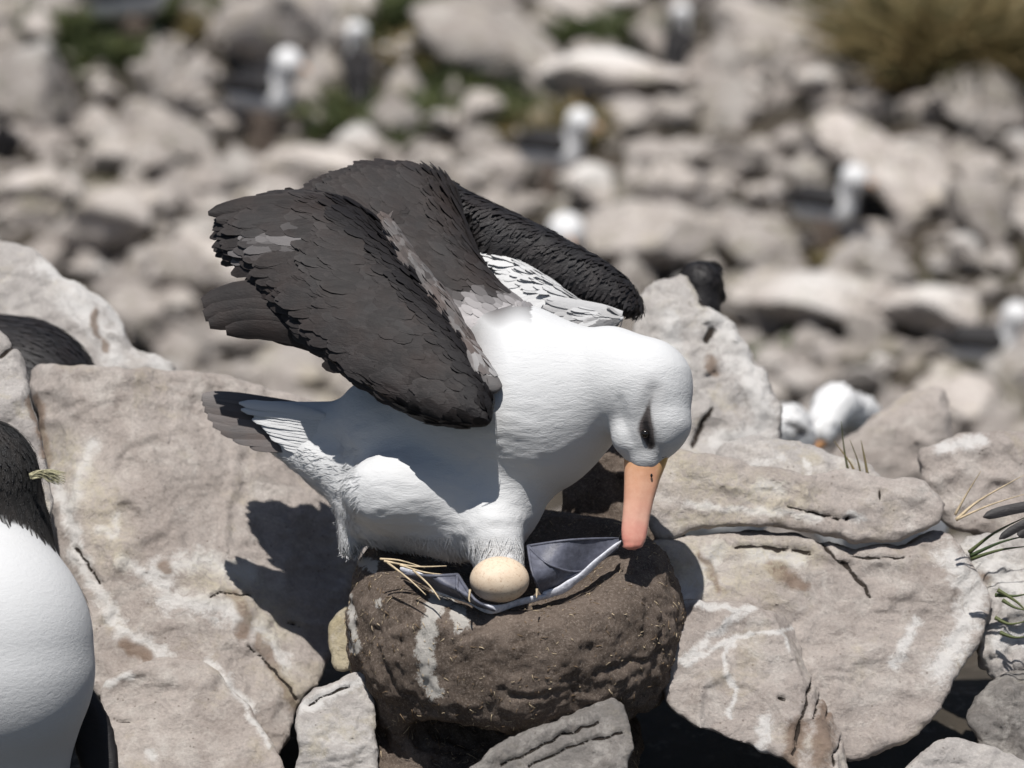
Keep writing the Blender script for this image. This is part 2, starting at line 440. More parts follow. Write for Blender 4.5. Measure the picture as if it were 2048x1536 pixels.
# ------------------------------------------------------------------ helpers for outlines
def polyline_dist(X, Y, pts):
    best = np.full(np.broadcast(X, Y).shape, 1e9)
    for (x0, y0), (x1, y1) in zip(pts[:-1], pts[1:]):
        dx, dy = x1 - x0, y1 - y0; L = dx * dx + dy * dy + 1e-9
        t = np.clip(((X - x0) * dx + (Y - y0) * dy) / L, 0, 1)
        best = np.minimum(best, (X - x0 - dx * t)**2 + (Y - y0 - dy * t)**2)
    return np.sqrt(best)
def poly_sd(X, Y, pts):
    pts = [tuple(p) for p in pts]
    d = polyline_dist(X, Y, pts + pts[:1])
    ins = np.zeros(d.shape, bool)
    n = len(pts)
    for i in range(n):
        x0, y0 = pts[i]; x1, y1 = pts[(i + 1) % n]
        if y0 == y1: continue
        c = ((y0 > Y) != (y1 > Y)) & (X < (x1 - x0) * (Y - y0) / (y1 - y0) + x0)
        ins ^= c
    return np.where(ins, -d, d)
def catmull(pts, n=5, closed=True):
    pts = np.array(pts, float); N = len(pts); out = []
    rngi = range(N) if closed else range(N - 1)
    for i in rngi:
        if closed: p0, p1, p2, p3 = pts[i - 1], pts[i], pts[(i + 1) % N], pts[(i + 2) % N]
        else: p0, p1, p2, p3 = pts[max(i - 1, 0)], pts[i], pts[i + 1], pts[min(i + 2, N - 1)]
        for k in range(n):
            t = k / n
            out.append(0.5 * ((2 * p1) + (-p0 + p2) * t + (2 * p0 - 5 * p1 + 4 * p2 - p3) * t * t + (-p0 + 3 * p1 - 3 * p2 + p3) * t**3))
    if not closed: out.append(pts[-1])
    return np.array(out)
def strokes(Vw, items, nrm=None, noise=6.0):
    px, py = proj(Vw)
    nz = np.stack([px / 18, py / 18, np.zeros_like(px)], 1)
    px = px + noise * vnoise(nz); py = py + noise * vnoise(nz + 11.5)
    s = np.zeros(len(Vw))
    for pts, w in items:
        d = polyline_dist(px, py, pts); s = np.maximum(s, np.clip(1 - d / w, 0, 1))
    if nrm is not None:
        view = CAM - Vw; view /= np.linalg.norm(view, axis=1, keepdims=True)
        s = s * np.clip((nrm * view).sum(1) * 4, 0, 1)
    return s

def rock(outline, Z0, gx=0.0, gy=0.6, thick=260, R=45, h=6, und=10, rough=5.0, mat='rock', label='', cat='rock', name='boulder',
         stains=(), cracks=(), browns=(), ochres=(), folds=(), crag=0.0, smooth_outline=True, taper=0.12, jag=6.0, seed=0, group=None):
    pts = np.array(outline, float)
    if smooth_outline: pts = catmull(pts, 3)
    cx, cy = pts.mean(0)
    c0 = q(cx, cy, Z0)
    loc = []
    for (px, py) in pts:
        Z = Z0
        for _ in range(4):
            p = q(px, py, Z); Z = Z0 + gx * (p[0] - c0[0]) + gy * (p[1] - c0[1])
        loc.append(p[:2])
    loc = np.array(loc)
    lo2 = loc.min(0) - 2.5 * h - jag; hi2 = loc.max(0) + 2.5 * h + jag
    xs = np.arange(lo2[0], hi2[0] + h, h); ys = np.arange(lo2[1], hi2[1] + h, h)
    X, Y = xs[:, None], ys[None, :]
    XX, YY = np.broadcast_arrays(X, Y)
    P2 = np.stack([XX / 60, YY / 60, np.full(XX.shape, seed * 3.1)], -1)
    d2 = poly_sd(XX + jag * fbm(P2, 3), YY + jag * fbm(P2 + 5.5, 3), loc)
    Zf = Z0 + gx * (XX - c0[0]) + gy * (YY - c0[1])
    Zf = Zf + und * fbm(P2 * 0.45 + 2.2, 3) + crag * ridge(P2 * 1.2 + 9.1, 3) - 7 * np.clip(ridge(P2 * 0.5 + 4.4, 2) - 0.75, 0, 1) * 3
    st_ = fbm(P2 * np.array([0.25, 0.6, 1]) + 6.6, 2) * 3.0
    Zf = Zf + 5.0 * (np.floor(st_) + np.clip((st_ - np.floor(st_)) * 7, 0, 1))
    R = R * 0.6
    for (fx, fy, dx, dy, sl) in folds:
        p = q(fx, fy, Z0); L = math.hypot(dx, dy)
        Zf = Zf + sl * np.maximum(0, (XX - p[0]) * dx / L - (YY - p[1]) * dy / L)
    k = np.clip(-d2 / R, 0, 1)
    Zfr = Zf + R * (1 - np.sqrt(np.maximum(0, 1 - (1 - k)**2)))
    z0, z1 = Zfr[d2 < h * 3].min() - 3 * h, Z0 + thick + 3 * h
    z1 = max(z1, Zfr[d2 < 0].max() + thick * 0.5)
    zs = np.arange(z0, z1 + h, h); Z = zs[None, None, :]
    Fd = np.maximum(Zfr[:, :, None] - Z, d2[:, :, None] + taper * np.maximum(0, Z - Zfr[:, :, None]))
    back = np.maximum(Z0 + thick, Zf[:, :, None] + 0.45 * thick)
    Fd = np.maximum(Fd, Z - back)
    V, Q = nets(Fd, np.array([lo2[0], lo2[1], z0]), h)
    Vw = W(V); Q = orient(Vw, Q); Vw = smoothv(Vw, Q, 1); N = vnorm(Vw, Q)
    dn = rough * (0.7 * fbm(V / 45 + seed, 3) + 0.35 * fbm(V / 13 + seed, 3)) + 0.5 * crag * ridge(V / 30 + seed, 2) * 0.4
    cracks = [(p_, w_ * 0.85) for p_, w_ in cracks]
    ck = strokes(Vw, cracks, None, 5.0) if cracks else np.zeros(len(V))
    Vw = Vw + N * (S * (dn - 9.0 * ck))[:, None]
    st = strokes(Vw, stains, N, 8.0) if stains else np.zeros(len(V))
    bw = strokes(Vw, browns, N, 8.0) if browns else np.zeros(len(V))
    oc = strokes(Vw, ochres, N, 8.0) if ochres else np.zeros(len(V))
    o = build(name, Vw, Q, M[mat], attrs={'stain': st, 'crack': ck, 'brown': bw, 'ochre': oc})
    tag(o, label, cat, group)
    return o

# ------------------------------------------------------------------ feathers
_fr = np.array([0.0, 0.3, 0.62, 0.86, 1.0]); _fw = np.array([0.45, 0.95, 1.0, 0.72, 0.18])
def feathers(roots, N, T, L, Wd, tilt, tint, droop=0.12, lift=0.0, rj=0.15, seed=1, dome=0.16):
    """one mesh holding many small feathers; all arguments in world metres"""
    r = np.random.RandomState(seed); n = len(roots)
    T = T - N * (T * N).sum(1, keepdims=True); T /= np.linalg.norm(T, axis=1, keepdims=True) + 1e-9
    Sd = np.cross(N, T)
    a = (r.rand(n) - 0.5) * 2 * rj
    T2 = T * np.cos(a)[:, None] + Sd * np.sin(a)[:, None]; Sd = np.cross(N, T2); T = T2
    Ls = (L * (0.75 + 0.5 * r.rand(n)))[:, None]; Ws = (Wd * (0.8 + 0.4 * r.rand(n)))[:, None]
    tl = tilt * (0.6 + 0.8 * r.rand(n))[:, None]
    V = []; UV = []
    for v, w in zip(_fr, _fw):
        c = roots + T * Ls * v + N * (lift + Ls * (np.sin(tl) * v - droop * v * v))
        for u in (-1, 0, 1):
            V.append(c + Sd * Ws * 0.5 * w * u + N * (Ws * (dome * (1 - abs(u)) * w)))
            UV.append(np.tile([0.5 + 0.5 * u * (0.3 + 0.7 * w), v], (n, 1)))
    V = np.stack(V, 1).reshape(-1, 3); UV = np.stack(UV, 1).reshape(-1, 2)
    fq = []
    for i in range(4):
        for j in range(2):
            a0 = i * 3 + j; fq.append([a0, a0 + 1, a0 + 4, a0 + 3])
    Fq = (np.array(fq)[None] + (np.arange(n) * 15)[:, None, None]).reshape(-1, 4)
    return V, Fq, UV, np.repeat(tint, 15)
def merge(parts):
    Vs, Fs, Us, Ts = [], [], [], []; o = 0
    for V, F, U, T in parts:
        Vs.append(V); Fs.append(F + o); Us.append(U); Ts.append(T); o += len(V)
    return np.concatenate(Vs), np.concatenate(Fs), np.concatenate(Us), np.concatenate(Ts)
def blade(a, c, b, w, nrm, tint, bend=0.0, tipw=0.25, rowsn=14, notch=0.0, seed=0):
    """long flight feather along a quadratic curve (local frame points), returns merge()-able part"""
    a, b, c = map(np.asarray, (a, b, c)); r = np.random.RandomState(seed)
    V = []; UV = []; nc = 5
    for i in range(rowsn):
        t = i / (rowsn - 1)
        p = (1 - t)**2 * a + 2 * t * (1 - t) * c + t * t * b
        d = 2 * (1 - t) * (c - a) + 2 * t * (b - c); d = d / np.linalg.norm(d)
        s = np.cross(nrm, d); s /= np.linalg.norm(s)
        prof = min(1.0, 0.55 + 1.6 * t) * (1.0 if t < 0.72 else tipw + (1 - tipw) * math.sqrt(max(0, 1 - ((t - 0.72) / 0.28)**2)))
        for j in range(nc):
            u = j / (nc - 1) * 2 - 1
            V.append(p + s * (u * w * 0.5 * prof + (r.rand() - 0.5) * notch * abs(u)) + np.asarray(nrm) * (0.12 * w * (1 - u * u)))
            UV.append([0.5 + 0.5 * u, t])
    F = [[i * nc + j, i * nc + j + 1, (i + 1) * nc + j + 1, (i + 1) * nc + j] for i in range(rowsn - 1) for j in range(nc - 1)]
    V = np.array(V); n0 = len(V)
    V2 = V - np.asarray(nrm) * 2.0                                   # underside, so the vane has thickness
    F2 = [[x + n0 for x in f[::-1]] for f in F]
    T = np.full(2 * n0, tint)
    return W(np.concatenate([V, V2])), np.array(F + F2), np.array(UV + UV), T
def tube(pts, rad, sides=7, cap=True):
    pts = np.array(pts, float); n = len(pts); rad = np.broadcast_to(rad, (n,))
    V = []; F = []
    up = np.array([0.13, 0.31, 0.94])
    for i in range(n):
        d = pts[min(i + 1, n - 1)] - pts[max(i - 1, 0)]; d = d / (np.linalg.norm(d) + 1e-12)
        s = np.cross(d, up); s /= np.linalg.norm(s) + 1e-12; t = np.cross(s, d)
        for k in range(sides):
            a = 2 * math.pi * k / sides
            V.append(pts[i] + rad[i] * (math.cos(a) * s + math.sin(a) * t))
    for i in range(n - 1):
        for k in range(sides):
            k2 = (k + 1) % sides
            F.append([i * sides + k, i * sides + k2, (i + 1) * sides + k2, (i + 1) * sides + k])
    if cap:
        F.append(list(range(sides))[::-1]); F.append([(n - 1) * sides + k for k in range(sides)])
    return np.array(V), F
def join(parts):
    V = []; F = []; o = 0
    for v, f in parts:
        V.append(v); F += [[int(i) + o for i in x] for x in f]; o += len(v)
    return np.concatenate(V), F

# ------------------------------------------------------------------ terrain
def terr(x, y):
    x = np.asarray(x, float); y = np.asarray(y, float)
    z = np.interp(y, [-60, 3.0, 5.0, 5.6, 7.0, 9.2, 12, 16, 22, 40, 90, 200], [-3.5, -0.75, -0.62, -0.75, -1.35, -2.15, -2.12, -1.95, -1.3, 2.2, 14, 20])
    p = np.stack([x * 0.8, y * 0.8, 0 * x], -1)
    return z + 0.10 * fbm(p, 3) + 0.03 * fbm(p * 5, 3)
ys = np.concatenate([np.linspace(-60, 2.5, 12), np.linspace(2.7, 18, 230), np.linspace(18.3, 30, 40), np.linspace(32, 200, 30)])
xs = np.concatenate([np.linspace(-80, -5.2, 18), np.linspace(-5, 5, 150), np.linspace(5.2, 80, 18)])
gx, gy_ = np.meshgrid(xs, ys)
gv = np.stack([gx, gy_, terr(gx, gy_)], -1).reshape(-1, 3)
nx = len(xs); ii, jj = np.meshgrid(np.arange(len(ys) - 1), np.arange(nx - 1), indexing='ij')
b0 = (ii * nx + jj).ravel()
o = build('ground', gv, np.stack([b0, b0 + 1, b0 + nx + 1, b0 + nx], 1), M['ground'], origin=np.zeros(3))
o['kind'] = 'structure'
def G(px, py):
    d = F_ + (px - 1024) * S / 5 * R_ + (768 - py) * S / 5 * U_
    t = 5.8
    while t < 60:
        p = CAM + d * t
        if p[2] < float(terr(p[0], p[1])): break
        t += 0.02
    return p, t

# ------------------------------------------------------------------ the albatross on the nest
def plate(outline, Z0, gx, gy, thick, R, h=5, c0=None, und=0.0, seed=0, bend=None):
    """closed, rounded plate (wing surface) in the local frame"""
    pts = catmull(outline, 4)
    if c0 is None: c0 = pts.mean(0)
    c = q(c0[0], c0[1], Z0)
    loc = []
    for (px, py) in pts:
        Z = Z0
        for _ in range(4):
            p = q(px, py, Z); Z = Z0 + gx * (p[0] - c[0]) + gy * (p[1] - c[1])
        loc.append(p[:2])
    loc = np.array(loc)
    lo2 = loc.min(0) - 3 * h; hi2 = loc.max(0) + 3 * h
    xs = np.arange(lo2[0], hi2[0] + h, h); ys = np.arange(lo2[1], hi2[1] + h, h)
    XX, YY = np.meshgrid(xs, ys, indexing='ij')
    d2 = poly_sd(XX, YY, loc)
    Zf = Z0 + gx * (XX - c[0]) + gy * (YY - c[1])
    if und: Zf = Zf + und * fbm(np.stack([XX / 90, YY / 90, np.full(XX.shape, 1.7 + seed)], -1), 2)
    if bend is not None: Zf = Zf + bend(XX, YY)
    k = np.clip(-d2 / R, 0, 1)
    t = np.where(d2 < 0, 0.5 * thick * np.sqrt(np.maximum(0, 1 - (1 - k)**2)), -d2)
    z0 = (Zf[d2 < 2 * h] - thick).min() - 2 * h; z1 = (Zf[d2 < 2 * h] + thick).max() + 2 * h
    Z = np.arange(z0, z1 + h, h)[None, None, :]
    Fd = np.abs(Z - Zf[:, :, None]) - t[:, :, None]
    V, Q = nets(Fd, np.array([lo2[0], lo2[1], z0]), h)
    Vw = W(V); Q = orient(Vw, Q); Vw = smoothv(Vw, Q, 2)
    return Vw, Q, vnorm(Vw, Q)
VIEWN = -F_
def coat(Vw, Q, N, n, flowfn, L, Wd, tilt=0.12, tintfn=None, mask=None, seed=3, allside=False, rj=0.15, droop=0.12, lift=0.0, dome=0.16):
    r = np.random.RandomState(seed)
    m = np.ones(len(Vw), bool)
    if not allside: m &= (N @ VIEWN) > 0.12
    if mask is not None: m &= mask
    ids = np.where(m)[0]
    ids = ids[r.randint(0, len(ids), n)]
    P = Vw[ids] + (r.rand(n, 3) - 0.5) * S * 5
    Nn = N[ids]
    T = flowfn(P)
    px, py = proj(P)
    tint = tintfn(px, py, P) if tintfn is not None else np.ones(n)
    Lp = L(px, py) if callable(L) else np.full(n, L)
    Wp = Wd(px, py) if callable(Wd) else np.full(n, Wd)
    return feathers(P, Nn, T, Lp * S, Wp * S, tilt, tint, seed=seed, rj=rj, droop=droop, lift=lift, dome=dome)
def base_part(V, Q, tint):
    return V, Q, np.tile([0.5, 0.4], (len(V), 1)), (np.full(len(V), tint) if np.isscalar(tint) else tint)
def finish(name, parts, mat, root):
    V, Fq, UV, T = merge(parts)
    return build(name, V, Fq, mat, parent=root, attrs={'tint': T}, uv=UV)
def const_flow(dx, dy, dz=0.0):
    d = WD(np.array([dx, dy, dz], float)); return lambda P: np.tile(d, (len(P), 1))

bird = empty('albatross', W(q(1000, 1110, 0)))
tag(bird, 'large albatross with raised dark wings bending its head over the egg in its nest', 'albatross')

Gb = grid((-500, -380, -330), (400, 230, 300), 5)
segs = [(q(800, 890, 50), q(1040, 812, -40), 122, 186, 30), (q(1090, 795, -60), q(1215, 764, -110), 155, 106, 45),
        (q(1215, 764, -110), q(1285, 777, -145), 106, 97, 20), (q(1285, 777, -145), q(1308, 845, -165), 97, 71, 20),
        (q(1306, 845, -165), q(1290, 908, -172), 69, 41, 18),
        (q(830, 985, -10), q(985, 990, -60), 105, 108, 40), (q(900, 690, 30), q(1030, 705, -20), 90, 92, 40),
        (q(985, 1060, -135), q(1000, 1122, -158), 62, 48, 25), (q(720, 950, 60), q(545, 878, 112), 82, 26, 30),
        (q(745, 860, 60), q(560, 842, 105), 60, 22, 30), (q(712, 985, 40), q(704, 1078, 25), 44, 24, 30), (q(710, 850, 70), q(535, 822, 108), 44, 20, 22), (q(760, 1020, -10), q(960, 1045, -70), 70, 78, 30)]
Fb = None
for a, b_, ra, rb, k in segs:
    f = rc(Gb, a, b_, ra, rb); Fb = f if Fb is None else smin(Fb, f, k)
Fb = smin(Fb, sph(Gb, q(768, 838, 40), 92), 30)
Fb = smin(Fb, ell(Gb, q(805, 985, -95), (122, 78, 78)), 38)
Fb = smin(Fb, ell(Gb, q(1252, 868, -190), (30, 42, 30)), 16)
Vb, Qb = nets(Fb, Gb[3], 5)
Vbw = W(Vb); Qb = orient(Vbw, Qb); Vbw = smoothv(Vbw, Qb, 2); Nb = vnorm(Vbw, Qb)
skel = [q(1288, 915, -175), q(1308, 850, -165), q(1285, 770, -145), q(1215, 764, -110), q(1090, 800, -60), q(900, 840, 10), q(720, 880, 60), q(540, 850, 110)]
SKW = np.array([W(p) for p in skel])
def body_flow(P):
    best = np.full(len(P), 1e9); T = np.zeros((len(P), 3))
    for a, b_ in zip(SKW[:-1], SKW[1:]):
        ab = b_ - a; t = np.clip(((P - a) @ ab) / (ab @ ab), 0, 1)
        d = np.linalg.norm(P - a - t[:, None] * ab, axis=1); m = d < best
        best[m] = d[m]; T[m] = ab / np.linalg.norm(ab)
    px, py = proj(P)
    f = np.clip((py - 960) / 120, 0, 1)[:, None] * np.clip((1180 - px) / 80, 0, 1)[:, None]
    return T * (1 - 0.75 * f) + f * WD(np.array([-0.35, -1.0, -0.1]))
BROW = [(1307, 782), (1297, 815), (1291, 845), (1293, 868), (1302, 893)]
def body_tint(px, py, P=None):
    t = np.zeros(len(px))
    # dark mantle that pales to grey and white down the back
    edge = 640 + 0.04 * (px - 960) + 10 * np.sin(px / 17.0)
    m = np.clip((edge - py) / 55 + 0.25, 0, 1) * (px > 770) * (px < 1062)
    t = np.maximum(t, m)
    side = np.clip((1000 - px + (py - 640) * 0.28) / 60, 0, 1) * np.clip((800 - py) / 120, 0, 1) * (px > 860)
    t = np.maximum(t, 0.55 * side)
    d = polyline_dist(px, py, BROW)
    wd = np.interp(py, [780, 820, 860, 895], [3, 7, 17, 8])
    t = np.maximum(t, np.clip(1.35 - d / wd, 0, 1) * np.interp(py, [770, 800, 845], [0.15, 0.5, 1.6]))
    nz = 6 * np.sin(px / 6.0) + 5 * np.sin(py / 4.0 + px / 9.0)
    t = np.maximum(t, 0.95 * np.clip((492 + 0.85 * (py - 800) + nz - px) / 8, 0, 1) * np.clip((850 + 0.28 * (px - 420) - py + 0.6 * nz) / 8, 0, 1))
    t = np.maximum(t, 0.30 * np.clip(1 - d / 40, 0, 1))
    return np.clip(t, 0, 1.6)
pxb, pyb = proj(Vbw)
grv = np.clip(1 - polyline_dist(pxb, pyb, BROW) / 22, 0, 1) * (Nb @ VIEWN > 0)
grv2 = np.clip(1 - polyline_dist(pxb, pyb, [(1240, 800), (1246, 840), (1262, 880)]) / 14, 0, 1) * (Nb @ VIEWN > 0)
Vbw = Vbw - Nb * (S * (5.5 * grv + 3 * grv2))[:, None]
soft = (fbm(Vb / 70, 3) * 2.4 + 1.3 * fbm(Vb * np.array([0.5, 1.2, 1]) / 16, 2)) * np.clip((1200 - pxb) / 160, 0.12, 1) * np.clip((pyb - 640) / 260, 0.25, 1)
Vbw = Vbw + Nb * (S * soft)[:, None]; Nb = vnorm(Vbw, Qb)
tb = body_tint(pxb, pyb)
headm = (pxb > 1190) & (pyb < 925)
Lf = lambda px, py: np.where(py > 950, 30.0, 22.0) + 0 * px
Wf = lambda px, py: np.where(py > 950, 5.0, 4.5) + 0 * px
coatA = coat(Vbw, Qb, Nb, 17000, body_flow, Lf, Wf, 0.02, body_tint, mask=~headm & ((pyb > 905 - 0.35 * (pxb - 900)) | (pxb < 900)) & ~((pyb < 960) & (pxb > 1060)), seed=5, allside=True, rj=0.3, droop=0.03, dome=0.03, lift=0.0003)
coatH = coat(Vbw, Qb, Nb, 3500, body_flow, 12, 2.2, 0.05, body_tint, mask=headm, seed=6, allside=True, rj=0.2, droop=0.03, dome=0.03)
_jr = np.random.RandomState(4)
jm = (pxb > 880) & (_jr.rand(len(pxb)) > np.clip((pyb - 615) / 60, 0, 1)) & (_jr.rand(len(pxb)) > np.clip((pxb - 1030) / 40, 0, 1))
def join_tint(px, py, P=None):
    return np.clip(body_tint(px, py) + 0.10 * np.clip((700 - py) / 60, 0, 1), 0, 0.95)
coatJ = coat(Vbw, Qb, Nb, 700, body_flow, 30, 6, 0.012, join_tint, mask=jm, seed=21, rj=0.3, droop=0.02, dome=0.03, lift=0.0004)
fz = (pyb > 1070) & (pxb < 1090)
coatF = coat(Vbw, Qb, Nb, 5200, lambda P: np.tile(WD(np.array([-0.1, -1.0, -0.05])), (len(P), 1)), 34, 1.6, 0.07, body_tint, mask=fz, seed=8, allside=True, rj=0.5)
fe = (pxb < 722) & (pyb > 900)
coatE = coat(Vbw, Qb, Nb, 2200, body_flow, 21, 1.5, 0.07, body_tint, mask=fe, seed=9, allside=True, rj=0.45)
finish('body', [base_part(Vbw, Qb, tb), coatF, coatE], M['white_plumage'], bird)

# eye
def ball(c, r, n=12, sc=(1, 1, 1)):
    V = []; F = []
    for i in range(n + 1):
        th = math.pi * i / n
        for j in range(2 * n):
            ph = math.pi * j / n
            V.append([c[0] + r * sc[0] * math.sin(th) * math.cos(ph), c[1] + r * sc[1] * math.sin(th) * math.sin(ph), c[2] + r * sc[2] * math.cos(th)])
    for i in range(n):
        for j in range(2 * n):
            j2 = (j + 1) % (2 * n)
            F.append([i * 2 * n + j, (i + 1) * 2 * n + j, (i + 1) * 2 * n + j2, i * 2 * n + j2])
    return np.array(V), F
def surfZ(px, py, V=None):
    """local depth of the body surface seen at this pixel"""
    d = (pxb - px)**2 + (pyb - py)**2 + np.where(Nb @ VIEWN > 0.05, 0, 1e6)
    i = np.argsort(d)[:6]
    return float((((Vbw[i] - O5) @ F_) / S).mean())
ez = surfZ(1291, 867)
v, f = ball(W(q(1290, 867, ez + 3)), 9.5 * S)
build('eye', v, f, M['eye'], parent=bird)

# bill
sec = []
Lx = [(912, 1249), (930, 1249), (960, 1249), (1000, 1248), (1035, 1245), (1060, 1243), (1080, 1244), (1092, 1249), (1099, 1258)]
Rx = [(912, 1337), (930, 1331), (960, 1319), (1000, 1307), (1035, 1299), (1060, 1295), (1080, 1291), (1092, 1285), (1099, 1272)]
V = []; F = []; al = []; rd = []; NS = 22
yy = np.linspace(908, 1099.5, 34)
for i, y in enumerate(yy):
    l = np.interp(y, [a for a, _ in Lx], [b_ for _, b_ in Lx]); r_ = np.interp(y, [a for a, _ in Rx], [b_ for _, b_ in Rx])
    if y > 1092: k = math.sqrt(max(0.02, 1 - ((y - 1092) / 8)**2)); mid = (l + r_) / 2 - 2; l = mid - 20 * k; r_ = mid + 20 * k
    Zc = -178 - (y - 908) * 0.06
    w = (r_ - l) / 2
    c = q((l + r_) / 2, y, Zc)
    for j in range(NS):
        a = 2 * math.pi * j / NS
        x = w * math.cos(a); z = w * 0.62 * math.sin(a)
        # groove between the bill plates, on the side facing the camera
        g = math.exp(-((math.cos(a) - 0.45) / 0.14)**2) * (math.sin(a) < 0) * 1.6
        g2 = math.exp(-((math.cos(a) + 0.50) / 0.12)**2) * (math.sin(a) < 0) * 1.8
        V.append(W(c + np.array([x, 0, z + g + g2]))); al.append((y - 908) / 191.0); rd.append(max(0, math.cos(a) - 0.25) * 1.4 * max(0, 1 - (y - 908) / 95.0))
for i in range(len(yy) - 1):
    for j in range(NS):
        j2 = (j + 1) % NS; F.append([i * NS + j, i * NS + j2, (i + 1) * NS + j2, (i + 1) * NS + j])
F.append([(len(yy) - 1) * NS + j for j in range(NS)]); F.append(list(range(NS))[::-1])
bill = build('bill', np.array(V), F, M['bill'], parent=bird, attrs={'along': al, 'ridge': rd})
# thin black line of bare skin where the bill meets the face, and the nostril
rim = []
for j in range(25):
    a = 2 * math.pi * j / 24
    rim.append(W(q(1292 + 45 * math.cos(a), 914 - 3 * math.cos(a * 2), -178) + np.array([0, 0, 29 * math.sin(a)])))
v, f = tube(rim, 1.7 * S); build('gape_line', v, f, M['brow'], parent=bird)
v, f = ball(W(q(1303, 951, -204)), 3.0 * S, 8, (0.8, 0.8, 1.3)); build('nostril', v, f, M['brow'], parent=bird)

# near wing
NW = [(975, 852), (987, 815), (982, 775), (955, 715), (915, 645), (860, 570), (805, 490), (760, 440), (700, 402), (630, 386), (560, 392), (500, 415), (478, 450), (490, 500), (528, 548), (560, 592), (600, 640), (640, 692), (700, 752), (770, 800), (850, 842), (910, 855)]
def nwbend(X, Y):
    # the plate arches: leading edge rolls away, trailing side hangs down
    ax = np.array([-465, 375.]) / 597
    px = X - (930 - 1024); py = Y - (768 - 800)
    across = px * ax[1] - py * ax[0]
    return 0.0016 * (across + 30)**2
V_, Q_, N_ = plate(NW, -95, -0.30, 0.45, 62, 52, 5, (735, 615), 5.0, 1, nwbend)
def nw_flow(P):
    px, py = proj(P)
    f = np.clip((px - 480) / 500, 0, 1)[:, None]
    return f * WD(np.array([-0.80, 0.58, 0.2])) + (1 - f) * WD(np.array([-1.0, -0.10, 0.2]))
PV = WD(np.array([0.0, 0, 0]))
Lw = lambda px, py: np.interp(px, [450, 700, 900, 980], [78, 66, 44, 26])
Ww = lambda px, py: np.interp(px, [450, 700, 900, 980], [30, 30, 22, 15])
NWL = [(985, 825), (975, 765), (950, 705), (905, 632), (855, 560), (800, 485), (745, 432)]
def nw_tint(px, py, P):
    d = polyline_dist(px, py, NWL)
    a = polyline_dist(px, py, [(520, 522), (543, 487), (580, 474), (632, 480)])
    return 0.97 + 0.75 * np.clip(1.5 - d / 38, 0, 1) - 0.30 * np.clip(1.2 - a / 12, 0, 1)
parts = [base_part(V_, Q_, nw_tint(*proj(V_), None)), coat(V_, Q_, N_, 3000, nw_flow, Lw, Ww, 0.03, nw_tint, seed=11, rj=0.22, droop=0.035, dome=0.05)]
# trailing-edge tips and the pale crescent of folded coverts
for (a, c, b_, w, z) in [((660, 415), (540, 395), (416, 427), 52, -20), ((650, 430), (540, 420), (432, 440), 46, -30), ((640, 455), (550, 440), (455, 462), 46, -42),
                         ((650, 480), (560, 470), (478, 492), 46, -55), ((690, 405), (610, 388), (560, 394), 34, -10), ((640, 402), (560, 396), (500, 412), 40, -16)]:
    parts.append(blade(q(*a, z + 62), q(*c, z + 76), q(*b_, z + 84), w * 0.8, np.array([0.05, 0.45, -0.9]), 1.15, seed=int(a[0]), notch=3))
finish('wing', parts, M['wing_plumage'], bird).data.name = 'near_wing'
cres = [blade(q(640, 496, -52), q(560, 470, -22), q(512, 532, -30), 22, np.array([0.0, 0.4, -0.92]), 0.84, seed=4)]
unused_ = [
        blade(q(655, 520, -62), q(580, 505, -44), q(528, 548, -38), 22, np.array([0.0, 0.4, -0.92]), 0.86, seed=5)]
prim = []
for i, (a, c, b_, w, z) in enumerate([((700, 600), (540, 545), (404, 606), 46, -20), ((700, 640), (540, 580), (408, 632), 46, -32), ((720, 690), (560, 615), (418, 648), 42, -46), ((740, 730), (590, 645), (452, 662), 40, -58), ((760, 760), (640, 672), (540, 672), 38, -70)]):
    prim.append(blade(q(*a, z - 30), q(*c, z), q(*b_, z + 25), w, np.array([0.1, 0.45 - 0.2 * i, -0.8]), 1.05, seed=20 + i, notch=2, tipw=0.5))
finish('primary_feathers', prim, M['wing_plumage'], bird)
# scapular feathers between the near wing and the back
SC = [(780, 440), (820, 490), (862, 545), (908, 606), (950, 680), (985, 735), (1006, 774), (980, 790), (950, 770), (880, 680), (820, 600), (760, 500)]
V_, Q_, N_ = plate(SC, -125, -0.25, 0.60, 46, 30, 5, (880, 640))
parts = [base_part(V_, Q_, 0.9), coat(V_, Q_, N_, 700, const_flow(-0.45, 0.85, 0.3), 40, 14, 0.08, lambda px, py, P: np.clip(0.98 + 0.15 * np.sin(px / 9 + py / 7) - 0.45 * np.clip((py - 700) / 90, 0, 0.6), 0.55, 1.1), mask=(proj(V_)[1] < 758), seed=13)]
finish('scapulars', parts, M['tail_plumage'], bird)

# far wing: upper arm seen from above, forearm folded forward, pale underside
FW = [(600, 410), (640, 382), (700, 350), (775, 336), (850, 343), (893, 362), (916, 392), (936, 450), (968, 522), (1005, 568), (1050, 606), (1075, 632), (1020, 690), (930, 690), (850, 640), (760, 560), (660, 460)]
V_, Q_, N_ = plate(FW, 55, 0.05, 0.72, 70, 45, 5, (850, 500), 4, 5)
def fw_flow(P):
    return np.tile(WD(np.array([-0.75, 0.45, 0.3])), (len(P), 1))
def fw_tint(px, py, P):
    e = 628 + 8 * np.sin(px / 13.0)
    return np.clip((e - py) / 70 + 0.30, 0.10, 0.97)
parts = [base_part(V_, Q_, fw_tint(*proj(V_), None)), coat(V_, Q_, N_, 2100, fw_flow, lambda px, py: np.interp(py, [340, 600], [66, 34]), lambda px, py: np.interp(py, [340, 600], [28, 17]), 0.03, fw_tint, seed=15, rj=0.2, droop=0.035, dome=0.05)]
